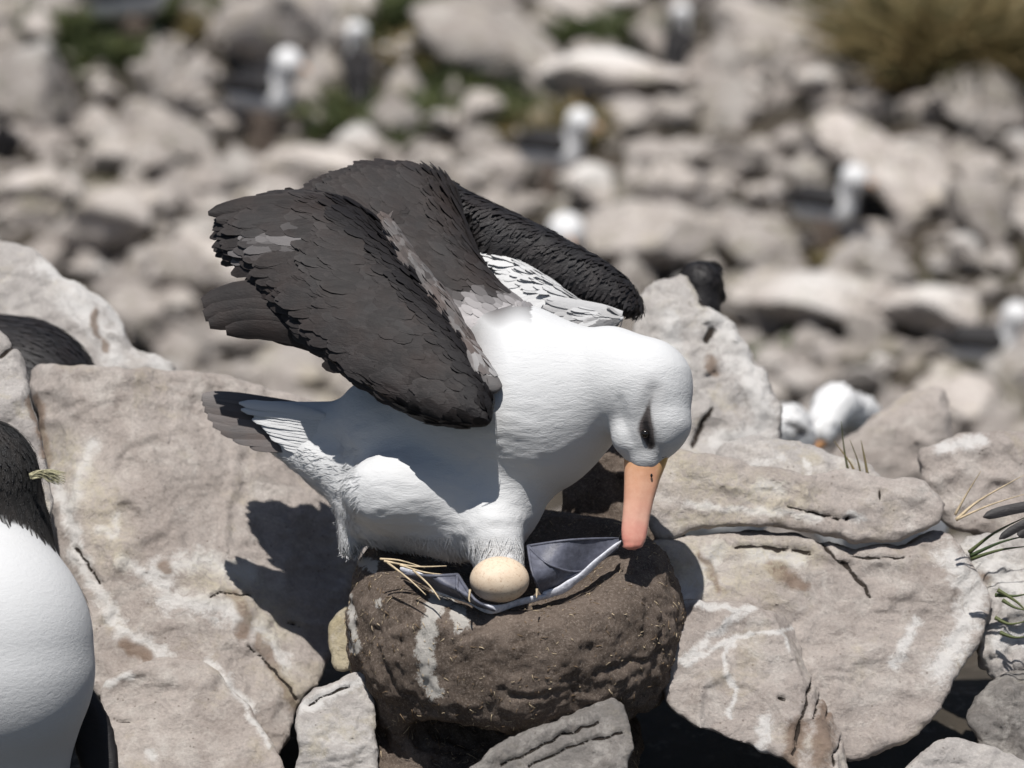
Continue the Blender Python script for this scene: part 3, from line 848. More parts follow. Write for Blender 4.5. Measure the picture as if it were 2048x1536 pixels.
for (a, c, b_, w, z) in [((800, 360), (720, 350), (640, 384), 34, 150), ((780, 380), (700, 365), (618, 394), 34, 140), ((860, 352), (790, 340), (700, 352), 30, 160)]:
    parts.append(blade(q(*a, z), q(*c, z), q(*b_, z + 6), w, np.array([0.0, 0.5, -0.86]), 0.97, seed=int(a[0]), notch=4))
finish('wing', parts, M['wing_plumage'], bird).data.name = 'far_wing'
FA = [(880, 352), (940, 383), (1010, 416), (1085, 452), (1150, 487), (1215, 524), (1260, 562), (1284, 600), (1287, 622), (1268, 634), (1215, 624), (1150, 600), (1100, 574), (1060, 548), (1020, 530), (985, 545), (955, 505), (925, 440)]  # left part of this black plate also stands for coverts in shade
V_, Q_, N_ = plate(FA, 190, 0.05, 0.15, 84, 44, 5, (1080, 500))
parts = [base_part(V_, Q_, 1.0), coat(V_, Q_, N_, 2600, const_flow(-0.75, -0.65, 0.1), 22, 6.5, 0.02, None, seed=17, rj=0.3, allside=True, droop=0.02, dome=0.03)]
finish('forearm', parts, M['black_plumage'], bird)
UW = [(985, 512), (1020, 516), (1060, 532), (1110, 565), (1160, 600), (1215, 622), (1250, 634), (1230, 652), (1172, 676), (1110, 660), (1060, 636), (1015, 590)]
V_, Q_, N_ = plate(UW, 120, 0.0, 0.5, 34, 24, 5, (1110, 600))
def uw_tint(px, py, P):
    return 0.10 + np.clip((px - 1060) / 260, 0, 0.42) * (0.7 + 0.3 * np.sin(px / 14)) + 0.2 * (py > 640)
parts = [base_part(V_, Q_, 0.06), coat(V_, Q_, N_, 420, const_flow(-0.9, -0.15, 0.1), 46, 16, 0.04, uw_tint, seed=19, rj=0.3, droop=0.03, dome=0.05)]
for i in range(5):
    parts.append(blade(q(1245 - i * 4, 628 + i * 4, 100), q(1180 - i * 8, 612 + i * 9, 95), q(1090 - i * 4, 600 + i * 13, 90), 26, np.array([0, 0.5, -0.86]), 0.35 + 0.12 * (i % 3), seed=i))
finish('underwing_coverts', parts, M['white_plumage'], bird)

# tail
tl = []
for i, (tx, ty, w) in enumerate([(404, 794, 42), (406, 802, 44), (410, 816, 44), (416, 830, 44), (426, 846, 42), (442, 860, 40), (466, 874, 38), (500, 888, 34)]):
    tl.append(blade(q(690, 842 + i * 7, 92 - i * 2), q(560, 812 + i * 11, 98 - i * 3), q(tx, ty, 112 - i * 4), w, np.array([0.0, 0.45, -0.89]), 0.85 + 0.04 * (i % 3), seed=40 + i, tipw=0.4, rowsn=18))
finish('tail', tl, M['tail_plumage'], bird)
tcv = []
for i in range(13):
    ty = 806 + i * 6.5; tx = 478 + 7.0 * i + 10 * math.sin(i * 2.3)
    tcv.append(blade(q(650, 830 + i * 6, 40 + i), q(580, 815 + i * 7, 55), q(tx, ty, 84 - i * 1.5), 22, np.array([0.0, 0.45, -0.89]), 0.0, seed=70 + i, tipw=0.2, notch=1.5))
finish('tail_coverts', tcv, M['white_plumage'], bird)

# ------------------------------------------------------------------ mud nest
ncen = W(q(1030, 1120, 0))
RAD_B = [-430, -350, -300, -275, -240, -200, -165, -110, -50, -10, 20, 60]
RAD_R = [175, 190, 230, 275, 312, 330, 338, 336, 322, 305, 290, 270]
h = 6
Gn = grid((-390, -440, -390), (390, 80, 390), h)
a_, b2, c_ = Gn[0], Gn[1], Gn[2]
r0 = np.sqrt(a_**2 + c_**2)
th = np.arctan2(c_, a_)
Rb = np.interp(b2, RAD_B, RAD_R)
stem = np.sqrt((a_ + 62)**2 + (c_ - 10)**2) - np.where(b2 < -150, 238, 150) - 75 * np.clip((-b2 - 300) / 80, 0, 1)
Rl = np.interp(b2, [-430, -330, -240, -165, -110, -50, -10, 20, 60], [300, 300, 318, 334, 336, 322, 305, 290, 270])
wl = np.clip(-1.5 * np.cos(th) - 0.1, 0, 1)
F1 = r0 - (Rb * (1 - wl) + Rl * wl)
F1 = np.maximum(F1, -(b2 + 268 + 165 * wl))                     # the bulge stops here
F1 = smin(F1, np.maximum(stem, -(b2 + 420)), 30)
rimh = 2 + 26 * np.clip(np.cos(th), 0, 1)**2 - 12 * np.clip(-np.sin(th), 0, 1)**3 + 10 * np.clip(-np.cos(th), 0, 1)
top = rimh - 26 * np.clip((r0 - 255) / 70, 0, 1)**2 - 62 * np.clip(1 - (r0 / 238)**2, 0, 1)
F1 = smax(F1, b2 - top, 26)
hol = np.sqrt(((a_ + 95) / 125)**2 + ((b2 + 285) / 66)**2 + ((c_ + 240) / 130)**2)
F1 = smax(F1, -(hol - 1) * 62, 18)
F1 = F1 + 0 * r0
Vn, Qn = nets(np.broadcast_to(F1, np.broadcast(a_, b2, c_).shape), Gn[3], h)
def nestW(v): return ncen + S * np.stack([v[:, 0], v[:, 2], v[:, 1]], 1)
Vnw = nestW(Vn); Qn = orient(Vnw, Qn); Vnw = smoothv(Vnw, Qn, 2); Nn = vnorm(Vnw, Qn)
low = np.clip((-Vn[:, 1] - 150) / 150, 0, 1)
dn = 9 * fbm(Vn / 85, 3) + 4.5 * fbm(Vn / 24, 4) + 0.8 * ridge(Vn / 15, 2) + (2 + 6.5 * low) * ridge(Vn / 38 + 4, 3) * 0.6 + 1.6 * fbm(Vn / 9, 2)
inb = np.clip((Vn[:, 1] + 70) / 50, 0, 1) * (np.sqrt(Vn[:, 0]**2 + Vn[:, 2]**2) < 300)
dn *= 1 - 0.6 * inb
ckn = strokes(Vnw, [([(1345, 1290), (1290, 1320), (1240, 1335), (1190, 1352)], 9), ([(905, 1292), (930, 1276), (965, 1262)], 7), ([(1225, 1140), (1262, 1150), (1300, 1136)], 7), ([(760, 1300), (790, 1370), (830, 1400)], 8), ([(1290, 1200), (1320, 1250), (1312, 1300)], 8), ([(1000, 1380), (1060, 1395), (1130, 1380), (1200, 1390)], 9), ([(1020, 1290), (1050, 1284)], 6)], None, 8)
Vnw = Vnw + Nn * (S * (dn - 6.5 * ckn))[:, None]
stn = strokes(Vnw, [([(880, 1195), (858, 1240), (850, 1290), (852, 1340), (866, 1385)], 34), ([(915, 1225), (925, 1245)], 34), ([(700, 1190), (708, 1300)], 16),
                    ([(720, 1125), (745, 1130)], 26), ([(755, 1205), (757, 1212)], 12), ([(870, 1205), (900, 1200)], 24)], vnorm(Vnw, Qn), 6)
nest = build('mud_nest', Vnw, Qn, M['mud'], attrs={'stain': stn})
tag(nest, 'brown mud pedestal nest with a white dropping streak, holding the egg', 'nest')
Vnt, Nnt = Vnw, vnorm(Vnw, Qn)
# straw bits and rootlets worked into the mud (part of the nest's surface)
r = np.random.RandomState(3)
ids = np.where((Nnt @ VIEWN > -0.1))[0]
ps = []; psd = []
sm = vnoise(Vn / 42.0)
for k in range(3000):
    i = ids[r.randint(len(ids))]; lowk = Vn[i, 1] < -170
    if sm[i] < r.uniform(-0.6, 0.5): continue
    n_ = Nnt[i]; t = r.randn(3); t[2] -= 0.8 * lowk; t -= n_ * (t @ n_) * 0.92; t /= np.linalg.norm(t)
    L = (3 + 15 * r.rand()**3) * (1.7 if lowk else 1) * S
    p0 = Vnt[i] + n_ * S * 0.6
    pts = [p0 - t * L * 0.5, p0 + n_ * S * r.rand() * 1.6, p0 + t * L * 0.5 + r.randn(3) * S * 1.5]
    (psd if (r.rand() < 0.55) else ps).append(tube(pts, (0.45 + 0.4 * r.rand()) * S, 4))
v, f = join(ps); o = build('straw_bits', v, f, M['straw'], parent=nest); o['kind'] = 'stuff'
v, f = join(psd); o = build('rootlets', v, f, M['straw_dark'], parent=nest); o['kind'] = 'stuff'
stw = []
for pts in [[(768, 1122, -200), (830, 1133, -205), (893, 1132, -200)], [(800, 1130, -205), (850, 1145, -210), (898, 1150, -200)], [(775, 1125, -210), (820, 1160, -240), (852, 1190, -262)],
            [(865, 1150, -235), (900, 1156, -235)], [(826, 1140, -232), (860, 1172, -250), (880, 1200, -270)], [(940, 1180, -285), (938, 1198, -300), (940, 1204, -306)], [(1074, 1178, -285), (1073, 1196, -295)],
            [(760, 1118, -190), (800, 1121, -195), (850, 1136, -200)]]:
    stw.append(tube(catmull([W(q(*p)) for p in pts], 4, False), np.linspace(2.6, 1.0, (len(pts) - 1) * 4 + 1) * S, 5))
for v, f in stw: build('straw', v, f, M['straw'], parent=nest)
# feet: webbed, draped over the nest lip
_npx, _npy = proj(Vnt); _nfr = (Nnt @ VIEWN) > 0.1; _nz = ((Vnt - O5) @ F_) / S
def lay(p, lift=7):
    d = (_npx - p[0])**2 + (_npy - p[1])**2; ok = _nfr & (d < 14**2)
    if not ok.any(): return p
    z = float(np.min(_nz[ok]))
    return (p[0], p[1], min(max(z - lift, p[2] - 40), p[2] + 110))
def foot(heel, toes, hubr=7):
    ps = []
    toes = [[(*t_[0],)] + [lay(p, 5) for p in t_[1:]] for t_ in toes]
    for t in toes:
        c = catmull([W(np.array(q(*p))) for p in [heel] + t], 5, False)
        ps.append(tube(c, np.interp(np.linspace(0, 1, len(c)), [0, 0.4, 0.9, 1], [hubr, hubr * 0.85, hubr * 0.75, hubr * 0.35]) * S, 8))
    fv, ff = join(ps)
    return fv, ff, [catmull([q(*p) for p in [heel] + t], 5, False) for t in toes]
def webmesh(c1, c2, sag=6):
    V = []; F = []; m = 8; n = len(c1)
    for side in (0, 1):
        for i in range(n):
            for j in range(m + 1):
                u = j / m
                p = c1[i] * (1 - u) + c2[i] * u
                wob = math.sin(u * math.pi)
                p = p + np.array([0, -sag * wob * i / n, 3.0 * side]); V.append(W(p))
        o = side * n * (m + 1)
        for i in range(n - 1):
            for j in range(m):
                a0 = o + i * (m + 1) + j; F.append([a0, a0 + 1, a0 + m + 2, a0 + m + 1])
    return np.array(V), F
fv, ff, cs = foot((1056, 1092, -170), [[(1140, 1080, -190), (1238, 1076, -215)], [(1100, 1130, -215), (1165, 1142, -265), (1236, 1096, -250)], [(1066, 1150, -240), (1086, 1192, -292)]], 3)
ft = build('foot', fv, ff, M['web'], parent=bird)
wv = [webmesh(cs[0], cs[1][:len(cs[0])] if len(cs[1]) == len(cs[0]) else cs[1][np.linspace(0, len(cs[1]) - 1, len(cs[0])).astype(int)]), webmesh(cs[1][np.linspace(0, len(cs[1]) - 1, len(cs[2])).astype(int)], cs[2])]
v, f = join(wv); build('web', v, f, M['web'], parent=ft)
# outer pale edge of the spread web lying on the lip
def band(pl, wid):
    e = catmull([q(*lay(p)) for p in pl], 6, False); t = np.linspace(0, 1, len(e)); w = np.interp(t, np.linspace(0, 1, len(wid)), wid) * (1 + 0.12 * np.sin(t * 23))
    V = []; F = []; m = 6
    for i in range(len(e)):
        for j in range(2 * m):
            a = 2 * math.pi * j / (2 * m)
            V.append(W(e[i] + np.array([0.25 * w[i] * math.cos(a) * 0.4, w[i] * math.cos(a), 4.5 * math.sin(a) - 0.35 * w[i] * math.cos(a)])))
    for i in range(len(e) - 1):
        for j in range(2 * m):
            j2 = (j + 1) % (2 * m); F.append([i * 2 * m + j, i * 2 * m + j2, (i + 1) * 2 * m + j2, (i + 1) * 2 * m + j])
    F.append(list(range(2 * m))[::-1]); F.append([(len(e) - 1) * 2 * m + j for j in range(2 * m)])
    return np.array(V), F
v, f = band([(1082, 1192, -298), (1120, 1180, -294), (1160, 1154, -282), (1205, 1114, -264), (1242, 1084, -248)], [7, 11, 10, 9, 4]); build('toe', v, f, M['foot'], parent=ft)
fv, ff, cs = foot((915, 1150, -225), [[(860, 1152, -240), (806, 1148, -240)], [(915, 1180, -270), (938, 1204, -300)], [(950, 1200, -295), (990, 1222, -315)]], 4)
ft2 = build('foot', fv, ff, M['web'], parent=bird)
v, f = band([(800, 1138, -232), (835, 1150, -252), (880, 1176, -282), (935, 1200, -306), (985, 1219, -320), (1040, 1204, -314), (1092, 1193, -302)], [4, 8, 12, 7, 9, 7, 5])
build('toe', v, f, M['foot'], parent=ft2)
wv = [webmesh(cs[0], cs[1]), webmesh(cs[1], cs[2])]
v, f = join(wv); build('web', v, f, M['web'], parent=ft2)

# egg
ec = W(q(999, 1159, -232))
v, f = ball(np.zeros(3), 1.0, 24)
v = np.stack([v[:, 0] * 58, v[:, 1] * 50, v[:, 2] * 44], 1)
v[:, 0] *= 1 - 0.0008 * v[:, 1]
o = build('egg', ec + S * v, f, M['egg'])
tag(o, 'cream speckled egg resting in the mud nest between the webbed feet', 'egg')
# ------------------------------------------------------------------ foreground rocks
rock([(50, 742), (150, 729), (330, 738), (440, 752), (560, 785), (640, 812), (700, 850), (720, 950), (715, 1080), (700, 1180), (672, 1290), (650, 1335), (630, 1380), (590, 1420), (560, 1520), (470, 1560), (380, 1420), (190, 1400), (160, 1300), (110, 1180), (80, 1000), (70, 860)],
     300, -0.05, 0.55, 330, 34, 6, 9, 4, 'rock', 'broad pinkish slab with white streaks left of the nest, catching the bird\'s shadow', seed=1, jag=5,
     stains=[([(180, 890), (168, 930), (150, 970), (140, 1040), (150, 1100), (200, 1190), (240, 1260), (330, 1310)], 30), ([(200, 1060), (230, 1070), (235, 1030)], 16), ([(300, 1150), (400, 1120), (500, 1150)], 40), ([(330, 1200), (430, 1210), (520, 1260), (560, 1330)], 44), ([(100, 950), (130, 1010)], 26), ([(240, 1120), (330, 1170)], 26), ([(420, 1330), (500, 1420)], 26)],
     ochres=[([(120, 900), (200, 1000), (230, 1100)], 60), ([(400, 1150), (500, 1180), (560, 1250)], 60), ([(560, 1350), (600, 1400)], 30)],
     browns=[([(75, 800), (85, 870), (95, 940)], 24), ([(470, 1190), (500, 1240), (480, 1270)], 30), ([(250, 1290), (300, 1310)], 26), ([(520, 1280), (560, 1360), (600, 1420)], 26), ([(330, 1130), (340, 1140)], 22)],
     cracks=[([(148, 1098), (170, 1118), (200, 1165)], 8), ([(420, 1190), (450, 1184), (500, 1188)], 6), ([(575, 1245), (600, 1252)], 6), ([(500, 1290), (560, 1350), (600, 1400)], 8)],
     folds=[(455, 1330, 0.9, -0.35, 0.8), (150, 1000, -1, 0.1, 0.9)])
rock([(198, 1378), (255, 1340), (335, 1316), (425, 1328), (462, 1372), (520, 1450), (570, 1540), (580, 1640), (230, 1640), (205, 1500)],
     75, 0.0, 0.6, 260, 26, 6, 8, 4, 'rock', 'low pinkish slab at the bottom edge, under the broad streaked slab', seed=2,
     stains=[([(200, 1372), (260, 1350)], 14), ([(445, 1340), (500, 1430), (540, 1490)], 14), ([(300, 1505), (310, 1515)], 16)], cracks=[([(232, 1440), (262, 1441)], 5)])
rock([(-60, 470), (0, 476), (60, 492), (110, 540), (190, 588), (235, 635), (262, 690), (330, 720), (345, 760), (300, 800), (-60, 800)],
     1080, 0.0, 0.5, 330, 60, 7, 12, 5, 'rock_pale', 'rounded pinkish rock with whitewashed right side, upper left behind the black-backed bird', seed=3,
     stains=[([(92, 530), (150, 565), (210, 600), (240, 650), (300, 700), (325, 735)], 40), ([(140, 600), (190, 650), (230, 720)], 40)], browns=[([(190, 625), (185, 650), (215, 700)], 14)],
     folds=[(150, 600, 0.8, -0.3, 0.5)])
rock([(-80, 640), (0, 662), (35, 700), (52, 745), (62, 800), (85, 880), (95, 950), (100, 1050), (90, 1200), (-80, 1200)],
     120, 0.0, 0.5, 200, 40, 6, 8, 5, 'rock_pale', 'narrow pale rock on the left edge above the crested penguin', seed=4, cracks=[([(0, 712), (30, 690)], 9)],
     browns=[([(60, 800), (75, 850), (90, 910)], 20)])
rock([(588, 1425), (615, 1388), (670, 1365), (722, 1346), (745, 1400), (760, 1560), (760, 1640), (600, 1640), (592, 1500)],
     -120, 0.0, 0.55, 200, 22, 5, 8, 5, 'rock_pale', 'small pale rock touching the left foot of the nest', seed=5, stains=[([(600, 1420), (720, 1360)], 22)], cracks=[([(620, 1405), (700, 1372)], 6)])
rock([(655, 1270), (668, 1235), (700, 1215), (735, 1230), (740, 1330), (700, 1345), (668, 1338)],
     60, 0.0, 0.5, 90, 20, 5, 5, 4, 'rock_yellow', 'small yellowish stone wedged between the streaked slab and the nest', seed=6)
rock([(935, 1545), (1000, 1492), (1080, 1455), (1160, 1425), (1232, 1402), (1262, 1450), (1268, 1490), (1250, 1540), (1240, 1640), (930, 1640)],
     -355, 0.25, 0.75, 260, 30, 5, 8, 6, 'rock_grey', 'grey layered rock leaning against the front underside of the nest', seed=7, crag=4,
     cracks=[([(1000, 1530), (1100, 1480), (1200, 1440)], 6), ([(1060, 1530), (1160, 1485), (1245, 1460)], 6)])
rock([(1335, 905), (1420, 905), (1500, 925), (1560, 935), (1620, 945), (1700, 940), (1780, 955), (1850, 962), (1890, 1010), (1880, 1045), (1850, 1068), (1800, 1086), (1740, 1090), (1680, 1078), (1600, 1062), (1520, 1058), (1440, 1056), (1370, 1068), (1310, 1080), (1300, 1000)],
     195, 0.08, 0.5, 300, 40, 6, 10, 5, 'rock', 'cream-stained upper half of the split boulder, right of the bill', seed=8, crag=3,
     stains=[([(1370, 1010), (1450, 1020), (1560, 1022), (1640, 1034)], 17), ([(1700, 1030), (1720, 1036)], 20), ([(1520, 970), (1560, 975)], 26)],
     ochres=[([(1350, 930), (1400, 960), (1480, 980), (1600, 1000)], 60), ([(1370, 1040), (1480, 1040)], 34)],
     cracks=[([(1760, 980), (1765, 1000)], 6), ([(1580, 1010), (1640, 1030), (1700, 1040)], 7)])
rock([(1300, 1086), (1370, 1072), (1440, 1062), (1520, 1064), (1600, 1068), (1680, 1084), (1740, 1096), (1800, 1092), (1870, 1062), (1915, 1080), (1950, 1130), (1985, 1205), (1975, 1270), (1935, 1330), (1885, 1420), (1820, 1480), (1760, 1510), (1700, 1520), (1600, 1480), (1480, 1400), (1340, 1330), (1290, 1200)],
     112, 0.08, 0.55, 330, 40, 6, 10, 5, 'rock', 'broad pinkish lower half of the split boulder with whitewashed right edge', seed=18, crag=3,
     stains=[([(1430, 1100), (1400, 1160), (1370, 1200)], 44), ([(1900, 1110), (1950, 1180), (1930, 1270), (1880, 1340)], 52), ([(1830, 1250), (1790, 1330)], 24), ([(1500, 1110), (1600, 1120)], 30)],
     browns=[([(1400, 1110), (1440, 1180)], 20), ([(1540, 1130), (1600, 1170)], 30)], ochres=[([(1330, 1100), (1480, 1100), (1620, 1110)], 40), ([(1380, 1130), (1420, 1180), (1560, 1120)], 50)],
     cracks=[([(1470, 1092), (1560, 1096), (1620, 1104)], 9), ([(1640, 1080), (1690, 1130), (1730, 1170), (1740, 1190)], 10), ([(1700, 1110), (1760, 1118), (1810, 1112)], 6)])
rock([(1340, 1215), (1400, 1198), (1460, 1205), (1560, 1228), (1640, 1240), (1678, 1275), (1700, 1340), (1712, 1400), (1704, 1490), (1695, 1620), (1650, 1590), (1590, 1535), (1510, 1497), (1430, 1470), (1350, 1430), (1315, 1340)],
     -60, 0.05, 0.6, 300, 30, 5, 8, 5, 'rock', 'squat pinkish rock with white star-shaped splash, directly right of the nest', seed=9, crag=2,
     stains=[([(1370, 1203), (1430, 1210), (1480, 1222), (1510, 1212)], 15), ([(1475, 1225), (1440, 1260), (1395, 1300), (1365, 1325)], 19), ([(1365, 1330), (1440, 1290), (1480, 1272), (1560, 1265), (1630, 1240)], 13), ([(1475, 1275), (1448, 1310), (1455, 1345), (1470, 1380), (1460, 1430)], 12), ([(1560, 1268), (1578, 1305)], 8), ([(1530, 1440), (1520, 1500)], 26)],
     folds=[(1622, 1400, 0.93, -0.37, 3.2)], cracks=[([(1665, 1285), (1640, 1330), (1618, 1380), (1600, 1450), (1588, 1510)], 8), ([(1690, 1310), (1670, 1370), (1655, 1440)], 5), ([(1700, 1420), (1680, 1480), (1665, 1530)], 6), ([(1645, 1370), (1628, 1430)], 5), ([(1560, 1395), (1574, 1396)], 9)], browns=[([(1600, 1450), (1580, 1530)], 40), ([(1670, 1300), (1655, 1400), (1640, 1520)], 46)])  # wide browns paint shade onto the right face; cracks give its striations
rock([(1275, 610), (1300, 585), (1345, 562), (1385, 556), (1410, 590), (1440, 620), (1475, 655), (1500, 700), (1535, 750), (1556, 800), (1562, 850), (1535, 905), (1420, 960), (1250, 960), (1240, 760)],
     900, 0.05, 0.35, 420, 60, 9, 18, 10, 'rock_pale', 'tall whitewashed rock standing behind the albatross\'s head', seed=10, crag=8, jag=12,
     stains=[([(1440, 640), (1500, 740), (1530, 830)], 70), ([(1340, 640), (1350, 720)], 40), ([(1430, 880), (1520, 860)], 40)], cracks=[([(1422, 820), (1400, 860), (1385, 885)], 16), ([(1412, 680), (1422, 660)], 26), ([(1405, 590), (1410, 605)], 16)], browns=[([(1420, 720), (1425, 745)], 22)])
rock([(1830, 915), (1880, 885), (1950, 866), (2060, 860), (2150, 900), (2150, 1100), (1960, 1080), (1880, 1040)],
     480, 0.0, 0.4, 300, 50, 7, 12, 6, 'rock', 'smooth pinkish slab at the right edge above the grass blades', seed=11, stains=[([(1880, 892), (1960, 880)], 30)])
rock([(1668, 905), (1725, 850), (1790, 800), (1880, 775), (1905, 820), (1900, 900), (1850, 980), (1640, 1000)],
     1500, 0.0, 0.3, 500, 80, 12, 16, 8, 'rock', 'blurred greyish pink boulder right of the two white-headed birds', seed=12)
rock([(1925, 1090), (1990, 1070), (2100, 1060), (2140, 1150), (2130, 1330), (2040, 1370), (1975, 1340), (1945, 1250)],
     190, 0.0, 0.5, 220, 40, 6, 16, 10, 'rock_pale', 'rough whitewashed rock at the right edge with grass growing over it', seed=13, crag=10, stains=[([(1960, 1120), (2040, 1180)], 70), ([(2000, 1280), (2060, 1260)], 40)], browns=[([(1965, 1150), (1975, 1160)], 22)])
rock([(1938, 1450), (1960, 1400), (2000, 1362), (2060, 1340), (2140, 1380), (2140, 1540), (2000, 1550)],
     40, 0.0, 0.5, 200, 30, 6, 12, 9, 'rock_grey', 'brownish broken rock in the lower right corner', seed=14, crag=7)
rock([(1800, 1560), (1845, 1510), (1895, 1478), (1960, 1484), (2050, 1520), (2140, 1560), (2140, 1680), (1800, 1680)],
     -160, 0.0, 0.6, 200, 26, 6, 8, 5, 'rock_pale', 'pale flat-topped rock in the bottom right corner', seed=15)
rock([(1120, 1010), (1145, 965), (1195, 905), (1255, 882), (1335, 893), (1366, 960), (1370, 1060), (1352, 1130), (1330, 1240), (1150, 1240)],
     300, 0.0, 0.25, 190, 60, 6, 14, 9, 'mud', 'brown crumbling mud mound behind the nest, under the albatross\'s bill', 'mound', 'mud_mound', seed=16, crag=5)
rock([(1430, 900), (1500, 875), (1600, 880), (1700, 915), (1760, 940), (1760, 1000), (1430, 1000)],
     420, 0.0, 0.6, 220, 40, 7, 14, 8, 'rock_pale', 'low whitish ledge behind the split boulder, below the two white-headed birds', seed=17, stains=[([(1500, 935), (1560, 915)], 20), ([(1610, 920), (1625, 965)], 12)])

# ------------------------------------------------------------------ nearer birds
def seabird(name, cat, label, parts_sdf, lo, hi, h, mat, tintf, n, L, Wd, flow, base, seed=1, group=None, tl_=0.06):
    root = empty(name, W(base)); tag(root, label, cat, group)
    Gg = grid(lo, hi, h); Fd = None
    for p in parts_sdf:
        f = rc(Gg, *p[:4]); Fd = f if Fd is None else smin(Fd, f, p[4])
    V, Q = nets(Fd, Gg[3], h); Vw = W(V); Q = orient(Vw, Q); Vw = smoothv(Vw, Q, 2); N = vnorm(Vw, Q)
    tb_ = tintf(*proj(Vw), Vw)
    finish('body', [base_part(Vw, Q, tb_), coat(Vw, Q, N, n, mask=(tb_ > 0.5) if name == 'penguin' else None, flowfn=flow, L=L, Wd=Wd, tilt=tl_, tintfn=tintf, seed=seed, rj=0.3, allside=True, droop=0.05, dome=0.05)], mat, root)
    return root, Vw, Q, N

# crested penguin cut off by the left edge: black head and throat, white belly
zc = -330
kz = 1 + zc * S / 5
pb = [(q(-50, 1335, zc), q(-50, 1285, zc), 240 * kz, 236 * kz, 10), (q(-45, 1230, zc + 60), q(-30, 1090, zc + 80), 170, 118, 60), (q(-30, 1060, zc + 85), q(-40, 955, zc + 60), 122, 116, 40),
      (q(-50, 1480, zc + 60), q(-50, 1640, zc + 60), 190, 170, 40)]
def pen_tint(px, py, P):
    n = 8 * np.sin(px / 11.0)
    lim = 1312 - 278 * np.sqrt(np.clip(1 - ((px + 50) / 240)**2, 0, 1))
    t = np.clip((lim + n * 0.3 - py) / 8, 0, 1)
    depth = (P - O5) @ F_ / S
    back = np.clip((depth - (zc + 130)) / 20, 0, 1)
    return np.maximum(t, back)
pen, Vp, Qp, Np = seabird('penguin', 'penguin', 'white-bellied penguin with black head and yellowish crest, cut off by the left edge', pb, (-1500, -1100, zc - 260), (-700, 10, zc + 340), 9, M['penguin_white'], pen_tint, 9000, 18, 4,
                      lambda P: np.tile(WD(np.array([0.1, -1.0, 0.0])), (len(P), 1)), q(-45, 1640, zc + 60), 31)
cp = []
r = np.random.RandomState(5)
for k in range(60):
    a = q(58 + r.rand() * 10, 948 + r.rand() * 10, zc - 20 + r.rand() * 10)
    e = q(96 + 36 * r.rand(), 944 + 26 * r.rand(), zc - 30 + 40 * r.rand())
    m_ = (a + e) / 2 + np.array([0, 5 + 4 * r.rand(), 0])
    cp.append(tube(catmull([W(a), W(m_), W(e)], 4, False), np.linspace(1.6, 0.4, 9) * S, 4))
v, f = join(cp); build('crest', v, f, M['crest'], parent=pen)
fl, ffq = [], None
# black plate at the side, standing for the penguin's shadow on the rock
Vq, Qq, Nq = plate([(150, 1340), (195, 1390), (228, 1460), (240, 1560), (215, 1600), (170, 1560), (140, 1450)], zc + 150, -0.2, 0.2, 36, 20, 8)
finish('flipper_or_shadow', [base_part(Vq, Qq, 1.0)], M['black_plumage'], pen)

# black-backed bird behind the slab on the left
zb = 840
bb = [(q(60, 835, zb + 30), q(40, 800, zb), 165, 178, 20), (q(10, 720, zb), q(-90, 660, zb - 20), 90, 60, 40)]
blk, _, _, _ = seabird('penguin', 'penguin', 'black shaggy back of a crouching penguin showing above the broad streaked slab', bb, (-1650, -340, zb - 230), (-660, 280, zb + 260), 8, M['black_plumage'],
                       lambda px, py, P: np.ones(len(px)), 4200, 36, 7, lambda P: np.tile(WD(np.array([0.75, -0.6, 0.1])), (len(P), 1)), q(60, 990, zb), 33)
# penguin looking over the tall rock
zz = 1150
bb = [(q(1395, 620, zz), q(1400, 700, zz), 42 * 1.14, 60, 20), (q(1402, 562, zz), q(1398, 612, zz), 47, 44, 20), (q(1385, 555, zz), q(1372, 562, zz), 30, 16, 15), (q(1425, 540, zz + 20), q(1440, 590, zz + 20), 18, 14, 14)]
seabird('penguin', 'penguin', 'small black penguin peering over the tall rock behind the albatross\'s head', bb, (330, -60, zz - 110), (560, 330, zz + 120), 6, M['black_plumage'],
        lambda px, py, P: np.ones(len(px)), 1200, 16, 6, const_flow(0.1, -1, 0), q(1400, 740, zz), 35)
# two white-headed albatrosses meeting bills, 2.5 m further back
def chain(pts): return [(pts[i][0], pts[i + 1][0], pts[i][1], pts[i + 1][1], 20) for i in range(len(pts) - 1)]
zA = 2500
kA = 1 + zA * S / 5
def brow_t(line, w): return lambda px, py, P: np.clip(1.4 - polyline_dist(px, py, line) / w, 0, 1)
wA = chain([(q(1440, 1000, zA + 60), 110 * kA), (q(1490, 915, zA), 80 * kA), (q(1545, 860, zA - 20), 48 * kA), (q(1580, 858, zA - 40), 46 * kA), (q(1606, 880, zA - 40), 28 * kA)])
A, _, _, _ = seabird('albatross', 'albatross', 'blurred albatross leaning right with dark eye streak, half hidden by the whitewashed rock', wA, (280, -800, zA - 300), (960, 60, zA + 320), 11, M['far_white'],
                     brow_t([(1592, 852), (1610, 862)], 9), 2500, 26, 10, const_flow(-1, 0.2, 0), q(1440, 1100, zA), 37)
zB = 2620; kB = 1 + zB * S / 5
wB = chain([(q(1760, 1010, zB + 500), 150 * kB), (q(1775, 950, zB + 330), 70 * kB), (q(1715, 830, zB + 130), 40 * kB), (q(1668, 812, zB), 42 * kB), (q(1640, 862, zB - 60), 34 * kB)])
Bb, _, _, _ = seabird('albatross', 'albatross', 'blurred albatross bowing its bare white crown towards its mate, left of the blurred boulder', wB, (500, -900, zB - 260), (1700, 160, zB + 1100), 14, M['far_white'],
                      lambda px, py, P: np.zeros(len(px)), 2000, 26, 10, const_flow(0.6, 0.7, 0), q(1740, 1140, zB + 400), 38)
